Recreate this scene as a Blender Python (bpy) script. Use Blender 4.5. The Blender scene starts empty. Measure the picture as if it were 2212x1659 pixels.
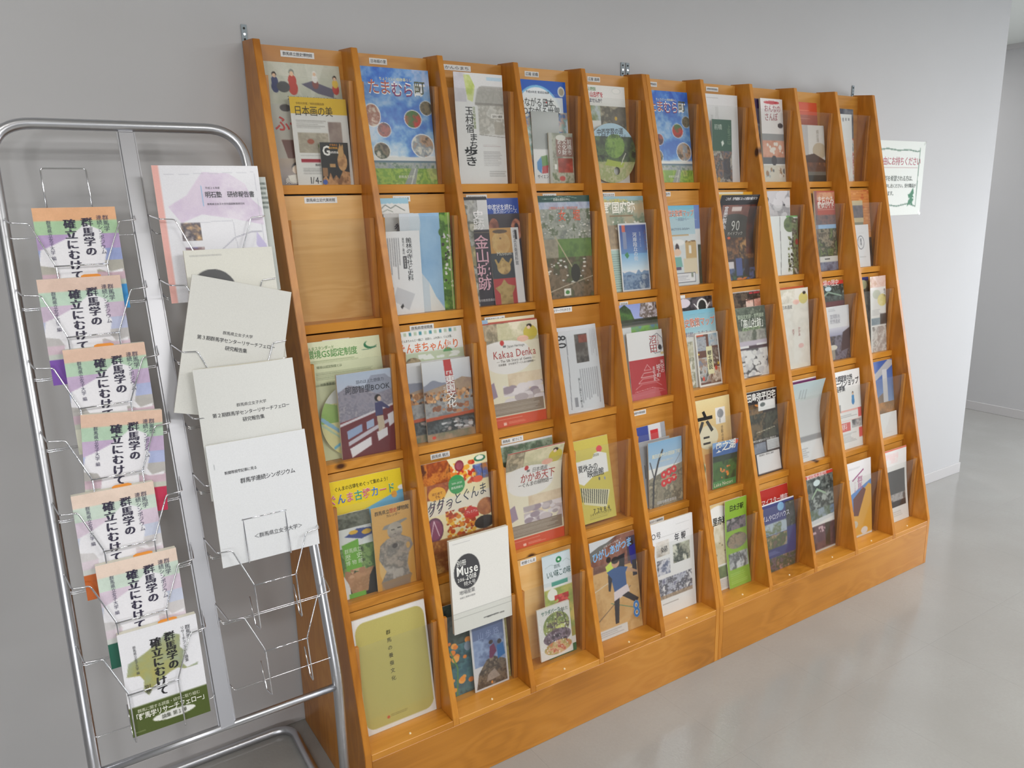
import bpy, bmesh, math, random
import numpy as np
from mathutils import Matrix, Vector

# ------------------------------------------------------------------ camera, world, lights, exposure
sc = bpy.context.scene
COL = sc.collection
CAMP = (-0.5829, -2.1267, 1.5323)
cam_d = bpy.data.cameras.new('camera')
cam = bpy.data.objects.new('camera', cam_d)
COL.objects.link(cam)
cam.location = CAMP
cam.rotation_euler = (1.3415, 0.0214, -0.5778)
cam_d.sensor_width = 36.0
cam_d.lens = 36.0 * 1680.4 / 2212.0
cam_d.clip_start = 0.05
sc.camera = cam
sc.view_settings.view_transform = 'Standard'
sc.view_settings.look = 'None'
sc.view_settings.gamma = 1.0
sc.view_settings.use_curve_mapping = False
sc.view_settings.exposure = -0.34

w_ = bpy.data.worlds.new('world'); sc.world = w_
w_.use_nodes = True
w_.node_tree.nodes['Background'].inputs[0].default_value = (0.85, 0.9, 1.0, 1)
w_.node_tree.nodes['Background'].inputs[1].default_value = 0.14

def area(name, loc, target, sx, sy, power, col=(1, 1, 1)):
    d = bpy.data.lights.new(name, 'AREA'); d.shape = 'RECTANGLE'
    d.size = sx; d.size_y = sy; d.energy = power; d.color = col
    o = bpy.data.objects.new(name, d); COL.objects.link(o)
    o.location = loc
    v = Vector(target) - Vector(loc)
    o.rotation_euler = v.to_track_quat('-Z', 'Y').to_euler()
    return o
# distant lobby windows behind the camera (horizontal daylight)
area('lobby_window_light', (-5.2, -11.5, 1.9), (-0.3, 0, 1.5), 0.6, 0.9, 150, (1.0, 0.98, 0.97))
area('lobby_window_light', (-1.9, -12.0, 1.9), (0.5, 0, 1.4), 0.6, 0.9, 110, (0.95, 0.97, 1.0))
# bright entrance on the right
area('entrance_daylight', (5.1, -1.25, 0.95), (3.3, -0.1, 0.4), 0.9, 1.3, 62, (0.88, 0.94, 1.0))
# ceiling lamps in the room
for lx, ly, pw in ((-1.4, -2.4, 16), (0.9, -2.4, 34), (3.1, -2.4, 52), (3.9, -1.3, 5), (-1.4, -3.3, 26), (0.9, -3.3, 30), (3.1, -3.3, 34)):
    area('ceiling_lamp_light', (lx, ly, 2.455), (lx, ly, 0), 1.2, 0.26, pw, (1.0, 0.985, 0.96))
area('ceiling_lamp_light', (-0.85, -0.95, 2.455), (-0.85, -0.95, 0), 0.18, 0.18, 5, (1.0, 0.96, 0.9))
area('corridor_lamp_light', (4.5, 1.6, 2.455), (4.5, 1.6, 0), 0.3, 1.2, 22, (1.0, 0.98, 0.95))

# ------------------------------------------------------------------ helpers
def lin(c):
    c = np.asarray(c, float)
    return np.where(c <= 0.04045, c / 12.92, ((c + 0.055) / 1.055) ** 2.4)
def hx(s):
    return np.array([int(s[i:i + 2], 16) / 255 for i in (0, 2, 4)])

def nt(name):
    m = bpy.data.materials.new(name); m.use_nodes = True
    t = m.node_tree; b = t.nodes['Principled BSDF']
    return m, t, b
def nd(t, typ, **kw):
    n = t.nodes.new(typ)
    for k, v in kw.items(): setattr(n, k, v)
    return n
def ramp(t, fac, stops):
    r = nd(t, 'ShaderNodeValToRGB')
    t.links.new(fac, r.inputs[0])
    el = r.color_ramp.elements
    while len(el) < len(stops): el.new(0.5)
    for e, (p_, c_) in zip(el, stops):
        e.position = p_; e.color = (*lin(hx(c_)), 1)
    return r.outputs[0]

def simple(name, col, rough=0.5, metal=0.0, bump=0, bscale=200, spec=0.5):
    m, t, b = nt(name)
    b.inputs['Base Color'].default_value = (*lin(hx(col)), 1)
    b.inputs['Roughness'].default_value = rough
    b.inputs['Metallic'].default_value = metal
    b.inputs['Specular IOR Level'].default_value = spec
    if bump:
        tc = nd(t, 'ShaderNodeTexCoord'); n = nd(t, 'ShaderNodeTexNoise')
        n.inputs['Scale'].default_value = bscale; n.inputs['Detail'].default_value = 3
        t.links.new(tc.outputs['Object'], n.inputs['Vector'])
        bp = nd(t, 'ShaderNodeBump'); bp.inputs['Strength'].default_value = bump; bp.inputs['Distance'].default_value = 0.001
        t.links.new(n.outputs['Fac'], bp.inputs['Height']); t.links.new(bp.outputs[0], b.inputs['Normal'])
    return m

def wood(name, axis, light, mid, dark, knots=True, rough=0.34, seed=0.0):
    """varnished pine; axis = grain direction 0/1/2 in object space"""
    m, t, b = nt(name)
    tc = nd(t, 'ShaderNodeTexCoord'); oi = nd(t, 'ShaderNodeObjectInfo')
    off = nd(t, 'ShaderNodeVectorMath', operation='MULTIPLY_ADD')
    comb = nd(t, 'ShaderNodeCombineXYZ')
    for i, k in enumerate((7.3, 11.1, 5.7)):
        mm = nd(t, 'ShaderNodeMath', operation='MULTIPLY'); mm.inputs[1].default_value = k
        t.links.new(oi.outputs['Random'], mm.inputs[0]); t.links.new(mm.outputs[0], comb.inputs[i])
    off.inputs[1].default_value = (1, 1, 1)
    t.links.new(tc.outputs['Object'], off.inputs[0]); t.links.new(comb.outputs[0], off.inputs[2])
    mp = nd(t, 'ShaderNodeMapping')
    s = [16.0, 16.0, 16.0]; s[axis] = 1.1
    mp.inputs['Scale'].default_value = s
    t.links.new(off.outputs[0], mp.inputs['Vector'])
    # knots bend the grain
    mk = nd(t, 'ShaderNodeMapping'); sk = [7.0, 7.0, 7.0]; sk[axis] = 4.0; sk[0 if axis == 2 else 1] = 0.0
    mk.inputs['Scale'].default_value = sk
    t.links.new(off.outputs[0], mk.inputs['Vector'])
    vo = nd(t, 'ShaderNodeTexVoronoi'); vo.inputs['Scale'].default_value = 1.0
    t.links.new(mk.outputs[0], vo.inputs['Vector'])
    n1 = nd(t, 'ShaderNodeTexNoise'); n1.inputs['Scale'].default_value = 1.0; n1.inputs['Detail'].default_value = 4; n1.inputs['Distortion'].default_value = 0.6
    t.links.new(mp.outputs[0], n1.inputs['Vector'])
    kd = nd(t, 'ShaderNodeMapRange'); kd.inputs[1].default_value = 0.0; kd.inputs[2].default_value = 0.5
    kd.inputs[3].default_value = 0.55; kd.inputs[4].default_value = 0.0
    t.links.new(vo.outputs['Distance'], kd.inputs[0])
    ad = nd(t, 'ShaderNodeMath', operation='ADD'); t.links.new(n1.outputs['Fac'], ad.inputs[0]); t.links.new(kd.outputs[0], ad.inputs[1])
    mu = nd(t, 'ShaderNodeMath', operation='MULTIPLY'); mu.inputs[1].default_value = 26.0; t.links.new(ad.outputs[0], mu.inputs[0])
    sn = nd(t, 'ShaderNodeMath', operation='SINE'); t.links.new(mu.outputs[0], sn.inputs[0])
    fr = nd(t, 'ShaderNodeTexNoise'); fr.inputs['Scale'].default_value = 14.0; fr.inputs['Detail'].default_value = 5
    t.links.new(mp.outputs[0], fr.inputs['Vector'])
    lw = nd(t, 'ShaderNodeTexNoise'); lw.inputs['Scale'].default_value = 2.2; lw.inputs['Detail'].default_value = 2
    t.links.new(off.outputs[0], lw.inputs['Vector'])
    f1 = nd(t, 'ShaderNodeMath', operation='MULTIPLY_ADD'); f1.inputs[1].default_value = 0.055
    t.links.new(sn.outputs[0], f1.inputs[0]); t.links.new(lw.outputs['Fac'], f1.inputs[2])
    f2 = nd(t, 'ShaderNodeMath', operation='MULTIPLY_ADD'); f2.inputs[1].default_value = 0.12
    t.links.new(fr.outputs['Fac'], f2.inputs[0]); t.links.new(f1.outputs[0], f2.inputs[2])
    col = ramp(t, f2.outputs[0], [(0.34, dark), (0.56, mid), (0.8, light)])
    out = col
    if knots:
        lt = nd(t, 'ShaderNodeMapRange'); lt.inputs[1].default_value = 0.045; lt.inputs[2].default_value = 0.085
        lt.inputs[3].default_value = 1.0; lt.inputs[4].default_value = 0.0
        t.links.new(vo.outputs['Distance'], lt.inputs[0])
        sp = nd(t, 'ShaderNodeSeparateColor'); t.links.new(vo.outputs['Color'], sp.inputs[0])
        gt = nd(t, 'ShaderNodeMath', operation='GREATER_THAN'); gt.inputs[1].default_value = 0.3
        t.links.new(sp.outputs[0], gt.inputs[0])
        km = nd(t, 'ShaderNodeMath', operation='MULTIPLY'); t.links.new(lt.outputs[0], km.inputs[0]); t.links.new(gt.outputs[0], km.inputs[1])
        mx = nd(t, 'ShaderNodeMix', data_type='RGBA'); t.links.new(km.outputs[0], mx.inputs[0])
        t.links.new(col, mx.inputs[6]); mx.inputs[7].default_value = (*lin(hx('4a2408')), 1)
        out = mx.outputs[2]
    t.links.new(out, b.inputs['Base Color'])
    b.inputs['Roughness'].default_value = rough
    bp = nd(t, 'ShaderNodeBump'); bp.inputs['Strength'].default_value = 0.08; bp.inputs['Distance'].default_value = 0.001
    t.links.new(fr.outputs['Fac'], bp.inputs['Height']); t.links.new(bp.outputs[0], b.inputs['Normal'])
    return m

WD = ('dfa054', 'c07c30', '9a571a')
M = {}
M['wood_z'] = wood('pine_upright', 2, 'd2923c', 'c37f2a', 'a6661b')
M['wood_x'] = wood('pine_lengthwise', 0, 'd99b46', 'cb8a32', 'b07222')
M['wood_b'] = wood('pine_back_board', 0, 'efc98c', 'e4b673', 'd29f55')
M['wood_p'] = M['wood_b']
M['wood_b'] = wood('pine_board_orange', 0, 'dca558', 'cc9142', 'b67a30')
M['wood_k'] = wood('pine_kick_board', 0, 'ca8c3c', 'bc7c2b', 'a3681f')
M['chrome'] = simple('chromed_wire', 'e4e5ea', 0.12, 1.0)
M['tube'] = simple('satin_chrome_tube', 'cccdd2', 0.32, 1.0)
M['post'] = simple('satin_metal_post', 'c8c8cd', 0.4, 1.0)
M['zinc'] = simple('zinc_bracket', '8e989e', 0.5, 0.6)
M['hole'] = simple('dark_hole', '30302e', 0.8)
M['white'] = simple('white_paper', 'e9e8e6', 0.6)
M['pages'] = simple('page_edges', 'dedacb', 0.8, bump=0.5, bscale=900)
M['card'] = simple('orange_card', 'e8963c', 0.6)
M['peg'] = simple('plastic_peg', 'f1e2bb', 0.25)
M['base'] = simple('baseboard_vinyl', 'c3c1c2', 0.4)
M['ceil'] = simple('ceiling_board', 'd9dcd8', 0.9, bump=0.3, bscale=60)

def printed(name, rough, coat=0.0):
    m, t, b = nt(name)
    a = nd(t, 'ShaderNodeAttribute'); a.attribute_name = 'ink'
    n = nd(t, 'ShaderNodeTexNoise'); n.inputs['Scale'].default_value = 350; n.inputs['Detail'].default_value = 2
    tc = nd(t, 'ShaderNodeTexCoord'); t.links.new(tc.outputs['Object'], n.inputs['Vector'])
    mr = nd(t, 'ShaderNodeMapRange'); mr.inputs[3].default_value = 0.93; mr.inputs[4].default_value = 1.06
    t.links.new(n.outputs['Fac'], mr.inputs[0])
    mx = nd(t, 'ShaderNodeVectorMath', operation='SCALE')
    t.links.new(a.outputs['Color'], mx.inputs[0]); t.links.new(mr.outputs[0], mx.inputs['Scale'])
    t.links.new(mx.outputs[0], b.inputs['Base Color'])
    b.inputs['Roughness'].default_value = rough
    b.inputs['Coat Weight'].default_value = coat; b.inputs['Coat Roughness'].default_value = 0.12
    return m
M['ink'] = printed('printed_cover', 0.42, 0.15)
M['inkm'] = printed('printed_matt_cover', 0.6)

def acrylic():
    m = bpy.data.materials.new('clear_acrylic'); m.use_nodes = True
    t = m.node_tree; t.nodes.clear()
    o = nd(t, 'ShaderNodeOutputMaterial')
    tr = nd(t, 'ShaderNodeBsdfTransparent'); tr.inputs[0].default_value = (0.975, 0.98, 0.975, 1)
    gl = nd(t, 'ShaderNodeBsdfGlossy'); gl.inputs['Roughness'].default_value = 0.05
    df = nd(t, 'ShaderNodeBsdfDiffuse'); df.inputs[0].default_value = (0.9, 0.9, 0.9, 1)
    lw = nd(t, 'ShaderNodeLayerWeight'); lw.inputs[0].default_value = 0.5
    pw = nd(t, 'ShaderNodeMath', operation='POWER'); pw.inputs[1].default_value = 5.0; t.links.new(lw.outputs['Facing'], pw.inputs[0])
    fr = nd(t, 'ShaderNodeMath', operation='MULTIPLY_ADD'); fr.inputs[1].default_value = 0.8; fr.inputs[2].default_value = 0.025
    t.links.new(pw.outputs[0], fr.inputs[0])
    m1 = nd(t, 'ShaderNodeMixShader'); m2 = nd(t, 'ShaderNodeMixShader')
    m1.inputs[0].default_value = 0.012
    t.links.new(tr.outputs[0], m1.inputs[1]); t.links.new(df.outputs[0], m1.inputs[2])
    t.links.new(fr.outputs[0], m2.inputs[0]); t.links.new(m1.outputs[0], m2.inputs[1]); t.links.new(gl.outputs[0], m2.inputs[2])
    t.links.new(m2.outputs[0], o.inputs[0])
    return m
M['acrylic'] = acrylic()

def wallmat(name, col):
    m, t, b = nt(name)
    tc = nd(t, 'ShaderNodeTexCoord')
    n = nd(t, 'ShaderNodeTexNoise'); n.inputs['Scale'].default_value = 180; n.inputs['Detail'].default_value = 4
    t.links.new(tc.outputs['Object'], n.inputs['Vector'])
    n2 = nd(t, 'ShaderNodeTexNoise'); n2.inputs['Scale'].default_value = 1.5
    t.links.new(tc.outputs['Object'], n2.inputs['Vector'])
    c = hx(col)
    r = nd(t, 'ShaderNodeValToRGB'); t.links.new(n2.outputs['Fac'], r.inputs[0])
    r.color_ramp.elements[0].color = (*lin(c * 0.975), 1); r.color_ramp.elements[1].color = (*lin(np.minimum(c * 1.015, 1)), 1)
    t.links.new(r.outputs[0], b.inputs['Base Color'])
    b.inputs['Roughness'].default_value = 0.75
    bp = nd(t, 'ShaderNodeBump'); bp.inputs['Strength'].default_value = 0.15; bp.inputs['Distance'].default_value = 0.0006
    t.links.new(n.outputs['Fac'], bp.inputs['Height']); t.links.new(bp.outputs[0], b.inputs['Normal'])
    return m
M['wall'] = wallmat('painted_wall', 'c1c1c3')

def floormat():
    m, t, b = nt('waxed_vinyl_tile')
    tc = nd(t, 'ShaderNodeTexCoord'); oi = nd(t, 'ShaderNodeObjectInfo')
    ge = nd(t, 'ShaderNodeNewGeometry')
    n = nd(t, 'ShaderNodeTexNoise'); n.inputs['Scale'].default_value = 90; n.inputs['Detail'].default_value = 6; n.inputs['Roughness'].default_value = 0.7
    t.links.new(ge.outputs['Position'], n.inputs['Vector'])
    n2 = nd(t, 'ShaderNodeTexNoise'); n2.inputs['Scale'].default_value = 3.0; n2.inputs['Detail'].default_value = 4
    t.links.new(ge.outputs['Position'], n2.inputs['Vector'])
    mx = nd(t, 'ShaderNodeMath', operation='MULTIPLY_ADD'); mx.inputs[1].default_value = 0.45
    t.links.new(n.outputs['Fac'], mx.inputs[0]); t.links.new(n2.outputs['Fac'], mx.inputs[2])
    c = ramp(t, mx.outputs[0], [(0.3, '9a9995'), (0.72, 'a09f9c'), (1.0, 'a6a6a3')])
    t.links.new(c, b.inputs['Base Color'])
    b.inputs['Roughness'].default_value = 0.09
    b.inputs['Specular IOR Level'].default_value = 0.5
    n3 = nd(t, 'ShaderNodeTexNoise'); n3.inputs['Scale'].default_value = 140; n3.inputs['Detail'].default_value = 2
    t.links.new(ge.outputs['Position'], n3.inputs['Vector'])
    bp = nd(t, 'ShaderNodeBump'); bp.inputs['Strength'].default_value = 0.1; bp.inputs['Distance'].default_value = 0.003
    t.links.new(n3.outputs['Fac'], bp.inputs['Height']); t.links.new(bp.outputs[0], b.inputs['Normal'])
    return m
M['floor'] = floormat()

def mesh_obj(name, verts, faces, mat, parent=None, loc=None, smooth=False):
    me = bpy.data.meshes.new(name)
    me.from_pydata([tuple(v) for v in verts], [], [tuple(f) for f in faces])
    me.materials.append(M[mat])
    if smooth: me.shade_smooth()
    o = bpy.data.objects.new(name, me); COL.objects.link(o)
    if loc is not None: o.location = loc
    if parent is not None: o.parent = parent
    return o
def bm_obj(name, bm, mat, parent=None, loc=None, smooth=False):
    bmesh.ops.recalc_face_normals(bm, faces=bm.faces)
    me = bpy.data.meshes.new(name); bm.to_mesh(me); bm.free()
    me.materials.append(M[mat])
    if smooth: me.shade_smooth()
    o = bpy.data.objects.new(name, me); COL.objects.link(o)
    if loc is not None: o.location = loc
    if parent is not None: o.parent = parent
    return o
def box_bm(bm, x0, x1, y0, y1, z0, z1, bevel=0.0):
    r = bmesh.ops.create_cube(bm, size=1.0)
    for v in r['verts']:
        v.co = Vector((x0 + (v.co.x + .5) * (x1 - x0), y0 + (v.co.y + .5) * (y1 - y0), z0 + (v.co.z + .5) * (z1 - z0)))
    if bevel:
        es = {e for v in r['verts'] for e in v.link_edges}
        bmesh.ops.bevel(bm, geom=list(es), offset=bevel, segments=1, affect='EDGES')
def box(name, x0, x1, y0, y1, z0, z1, mat, parent=None, bevel=0.0):
    bm = bmesh.new(); box_bm(bm, x0, x1, y0, y1, z0, z1, bevel)
    return bm_obj(name, bm, mat, parent)
def prism_x(name, prof, x0, x1, mat, parent=None, bevel=0.0):
    """extrude a (y,z) outline along x"""
    bm = bmesh.new()
    a = [bm.verts.new((x0, y, z)) for y, z in prof]; b = [bm.verts.new((x1, y, z)) for y, z in prof]
    n = len(prof)
    bm.faces.new(a); bm.faces.new(list(reversed(b)))
    for i in range(n): bm.faces.new([a[i], b[i], b[(i + 1) % n], a[(i + 1) % n]])
    bmesh.ops.recalc_face_normals(bm, faces=bm.faces)
    if bevel: bmesh.ops.bevel(bm, geom=list(bm.edges), offset=bevel, segments=2, affect='EDGES')
    return bm_obj(name, bm, mat, parent)
def fillet(pts, r, n=6):
    """round the corners of a polyline"""
    out = [Vector(pts[0])]
    for i in range(1, len(pts) - 1):
        p0, p1, p2 = Vector(pts[i - 1]), Vector(pts[i]), Vector(pts[i + 1])
        d0, d1 = (p0 - p1), (p2 - p1)
        k = min(r, d0.length * .45, d1.length * .45)
        a, b = p1 + d0.normalized() * k, p1 + d1.normalized() * k
        for j in range(n + 1):
            t = j / n
            out.append(a * (1 - t) ** 2 + p1 * 2 * t * (1 - t) + b * t * t)
    out.append(Vector(pts[-1]))
    return out
def tube_bm(bm, pts, r, seg=8, caps=True):
    pts = [Vector(p) for p in pts]
    rings = []; up = None
    for i, p in enumerate(pts):
        t = (pts[min(i + 1, len(pts) - 1)] - pts[max(i - 1, 0)]).normalized()
        if up is None: up = t.orthogonal().normalized()
        up = (up - t * up.dot(t)).normalized(); s = t.cross(up)
        rings.append([bm.verts.new(p + (up * math.cos(2 * math.pi * k / seg) + s * math.sin(2 * math.pi * k / seg)) * r) for k in range(seg)])
    for a, b in zip(rings, rings[1:]):
        for k in range(seg): bm.faces.new([a[k], a[(k + 1) % seg], b[(k + 1) % seg], b[k]])
    if caps:
        bm.faces.new(list(reversed(rings[0]))); bm.faces.new(rings[-1])
def tube(name, pts, r, mat, parent=None, seg=10):
    bm = bmesh.new(); tube_bm(bm, pts, r, seg)
    return bm_obj(name, bm, mat, parent, smooth=True)
def empty(name, loc=(0, 0, 0)):
    o = bpy.data.objects.new(name, None); COL.objects.link(o); o.location = loc; o.empty_display_size = 0.05
    return o
def tag(o, label, cat, group=None):
    o['label'] = label; o['category'] = cat
    if group: o['group'] = group
    return o
def struct(o): o['kind'] = 'structure'; return o

# ------------------------------------------------------------------ the room
struct(box('wall_back', -4.2, 3.765, 0.0, 0.16, 0, 2.47, 'wall'))
struct(box('wall_return', 3.605, 3.7649, 0.16, 5.0, 0, 2.47, 'wall'))
struct(box('wall_right', 5.16, 5.3, -13.0, 5.0, 0, 2.47, 'wall'))
struct(box('wall_corridor_end', 3.605, 5.3, 5.0, 5.1, 0, 2.47, 'wall'))
struct(box('wall_left', -4.3, -4.2, -8.0, 0.16, 0, 2.47, 'wall'))
struct(box('ceiling', -8.2, 5.3, -13.0, 5.1, 2.47, 2.55, 'ceil'))
flr = struct(box('floor', -8.2, 5.3, -13.0, 5.1, -0.06, -0.0006, 'floor'))
TS = 0.4815
tile_me = None
for i in range(-5, 11):
    for j in range(-6, 4):
        x = 1.4575 + (i - 3) * TS; y = j * TS + 0.1
        if x > 5.16: continue
        if tile_me is None:
            bm = bmesh.new(); g = 0.00012
            box_bm(bm, g, TS - g, g, TS - g, -0.0006, 0.0)
            t_o = bm_obj('tile', bm, 'floor', flr); tile_me = t_o.data
        else:
            t_o = bpy.data.objects.new('tile', tile_me); COL.objects.link(t_o); t_o.parent = flr
        t_o.location = (x, y, 0)
struct(box('baseboard_back', -4.2, 3.771, -0.006, 0.0, 0.0, 0.058, 'base', bevel=0.0015))
struct(box('baseboard_return', 3.765, 3.771, 0.0, 5.0, 0.0, 0.058, 'base', bevel=0.0015))
struct(box('baseboard_right', 5.154, 5.16, -8.0, 5.0, 0.0, 0.062, 'base', bevel=0.0015))
struct(box('trim_1', 5.15, 5.16, -8.0, 5.0, 2.44, 2.47, 'base', bevel=0.001))

# ------------------------------------------------------------------ lettering (glyphs become meshes once)
class Glyphs:
    def __init__(s): s.need = set(); s.lib = {}
    def ask(s, text, w=0):
        for ch in text:
            if ch not in ' 　\n': s.need.add((ch, w))
    def build(s):
        tmp = []
        for ch, w in sorted(s.need):
            cu = bpy.data.curves.new('g', 'FONT'); cu.body = ch; cu.size = 1.0
            cu.resolution_u = 2; cu.offset = w * 0.5; cu.fill_mode = 'FRONT'
            o = bpy.data.objects.new('g', cu); COL.objects.link(o); tmp.append((ch, w, o, cu))
        dg = bpy.context.evaluated_depsgraph_get(); dg.update()
        for ch, w, o, cu in tmp:
            me = o.evaluated_get(dg).to_mesh()
            me.calc_loop_triangles()
            v = np.empty(len(me.vertices) * 3); me.vertices.foreach_get('co', v); v = v.reshape(-1, 3)[:, :2]
            f = np.empty(len(me.loop_triangles) * 3, int); me.loop_triangles.foreach_get('vertices', f)
            s.lib[(ch, w)] = (v.copy(), f.reshape(-1, 3).copy())
        for ch, w, o, cu in tmp:
            bpy.data.objects.remove(o); bpy.data.curves.remove(cu)
        ref = s.lib.get(('国', 0))
        s.em = (ref[0][:, 1].max() - ref[0][:, 1].min()) / 0.92
        s.cx = (ref[0][:, 0].max() + ref[0][:, 0].min()) / 2
        s.cy = (ref[0][:, 1].max() + ref[0][:, 1].min()) / 2
GL = Glyphs(); GL.ask('国', 0)

def is_wide(ch): return ord(ch) > 0x2000
def layout(text, w, vertical):
    """list of (verts in em units, faces), total length in em, centred on the line"""
    out = []; pen = 0.0
    for ch in text:
        if ch in ' 　':
            pen += 0.35 if ch == ' ' else 1.0; continue
        v, f = GL.lib[(ch, w)]
        if len(v) == 0: pen += .5; continue
        v = v / GL.em
        if is_wide(ch):
            cx, cy = GL.cx / GL.em, GL.cy / GL.em
            q = v - (cx, cy)
            if vertical:
                if ch in 'ー〜―—（）「」＜＞・': q = np.stack([q[:, 1], -q[:, 0]], 1)
                out.append((q + (0, -pen - .5), f)); pen += 1
            else:
                out.append((q + (pen + .5, 0), f)); pen += 1
        else:
            x0, x1 = v[:, 0].min(), v[:, 0].max()
            if vertical and text.isdigit():
                q = v - ((x0 + x1) / 2, GL.cy / GL.em)
                out.append((np.stack([q[:, 1], -q[:, 0]], 1) + (0, -pen - .4), f)); pen += .7
            elif vertical:
                out.append((v - ((x0 + x1) / 2, GL.cy / GL.em) + (0, -pen - .5), f)); pen += .9
            else:
                out.append((v - (x0 - .05, GL.cy / GL.em) + (pen, 0), f)); pen += (x1 - x0) + .12
    return out, max(pen, .3)

# ------------------------------------------------------------------ flat print: a small raster painter
def vnoise(h, w, cells, rng):
    gy = max(2, int(cells)); gx = max(2, int(cells * w / h)) if h else 2
    g = rng.random((gy + 2, gx + 2))
    y = np.linspace(0, gy, h, endpoint=False); x = np.linspace(0, gx, w, endpoint=False)
    yi, xi = y.astype(int), x.astype(int); fy, fx = (y - yi)[:, None], (x - xi)[None]
    fy = fy * fy * (3 - 2 * fy); fx = fx * fx * (3 - 2 * fx)
    a = g[yi][:, xi]; b = g[yi][:, xi + 1]; c = g[yi + 1][:, xi]; d = g[yi + 1][:, xi + 1]
    return (a * (1 - fx) + b * fx) * (1 - fy) + (c * (1 - fx) + d * fx) * fy
def fbm(h, w, cells, rng, octv=6):
    s = 0; t = 0
    for i in range(octv):
        s = s + vnoise(h, w, cells * 2 ** i, rng) * .64 ** i; t += .64 ** i
    s = s / t
    return np.clip((s - .5) * 2.7 + .5, 0, 1)
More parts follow.
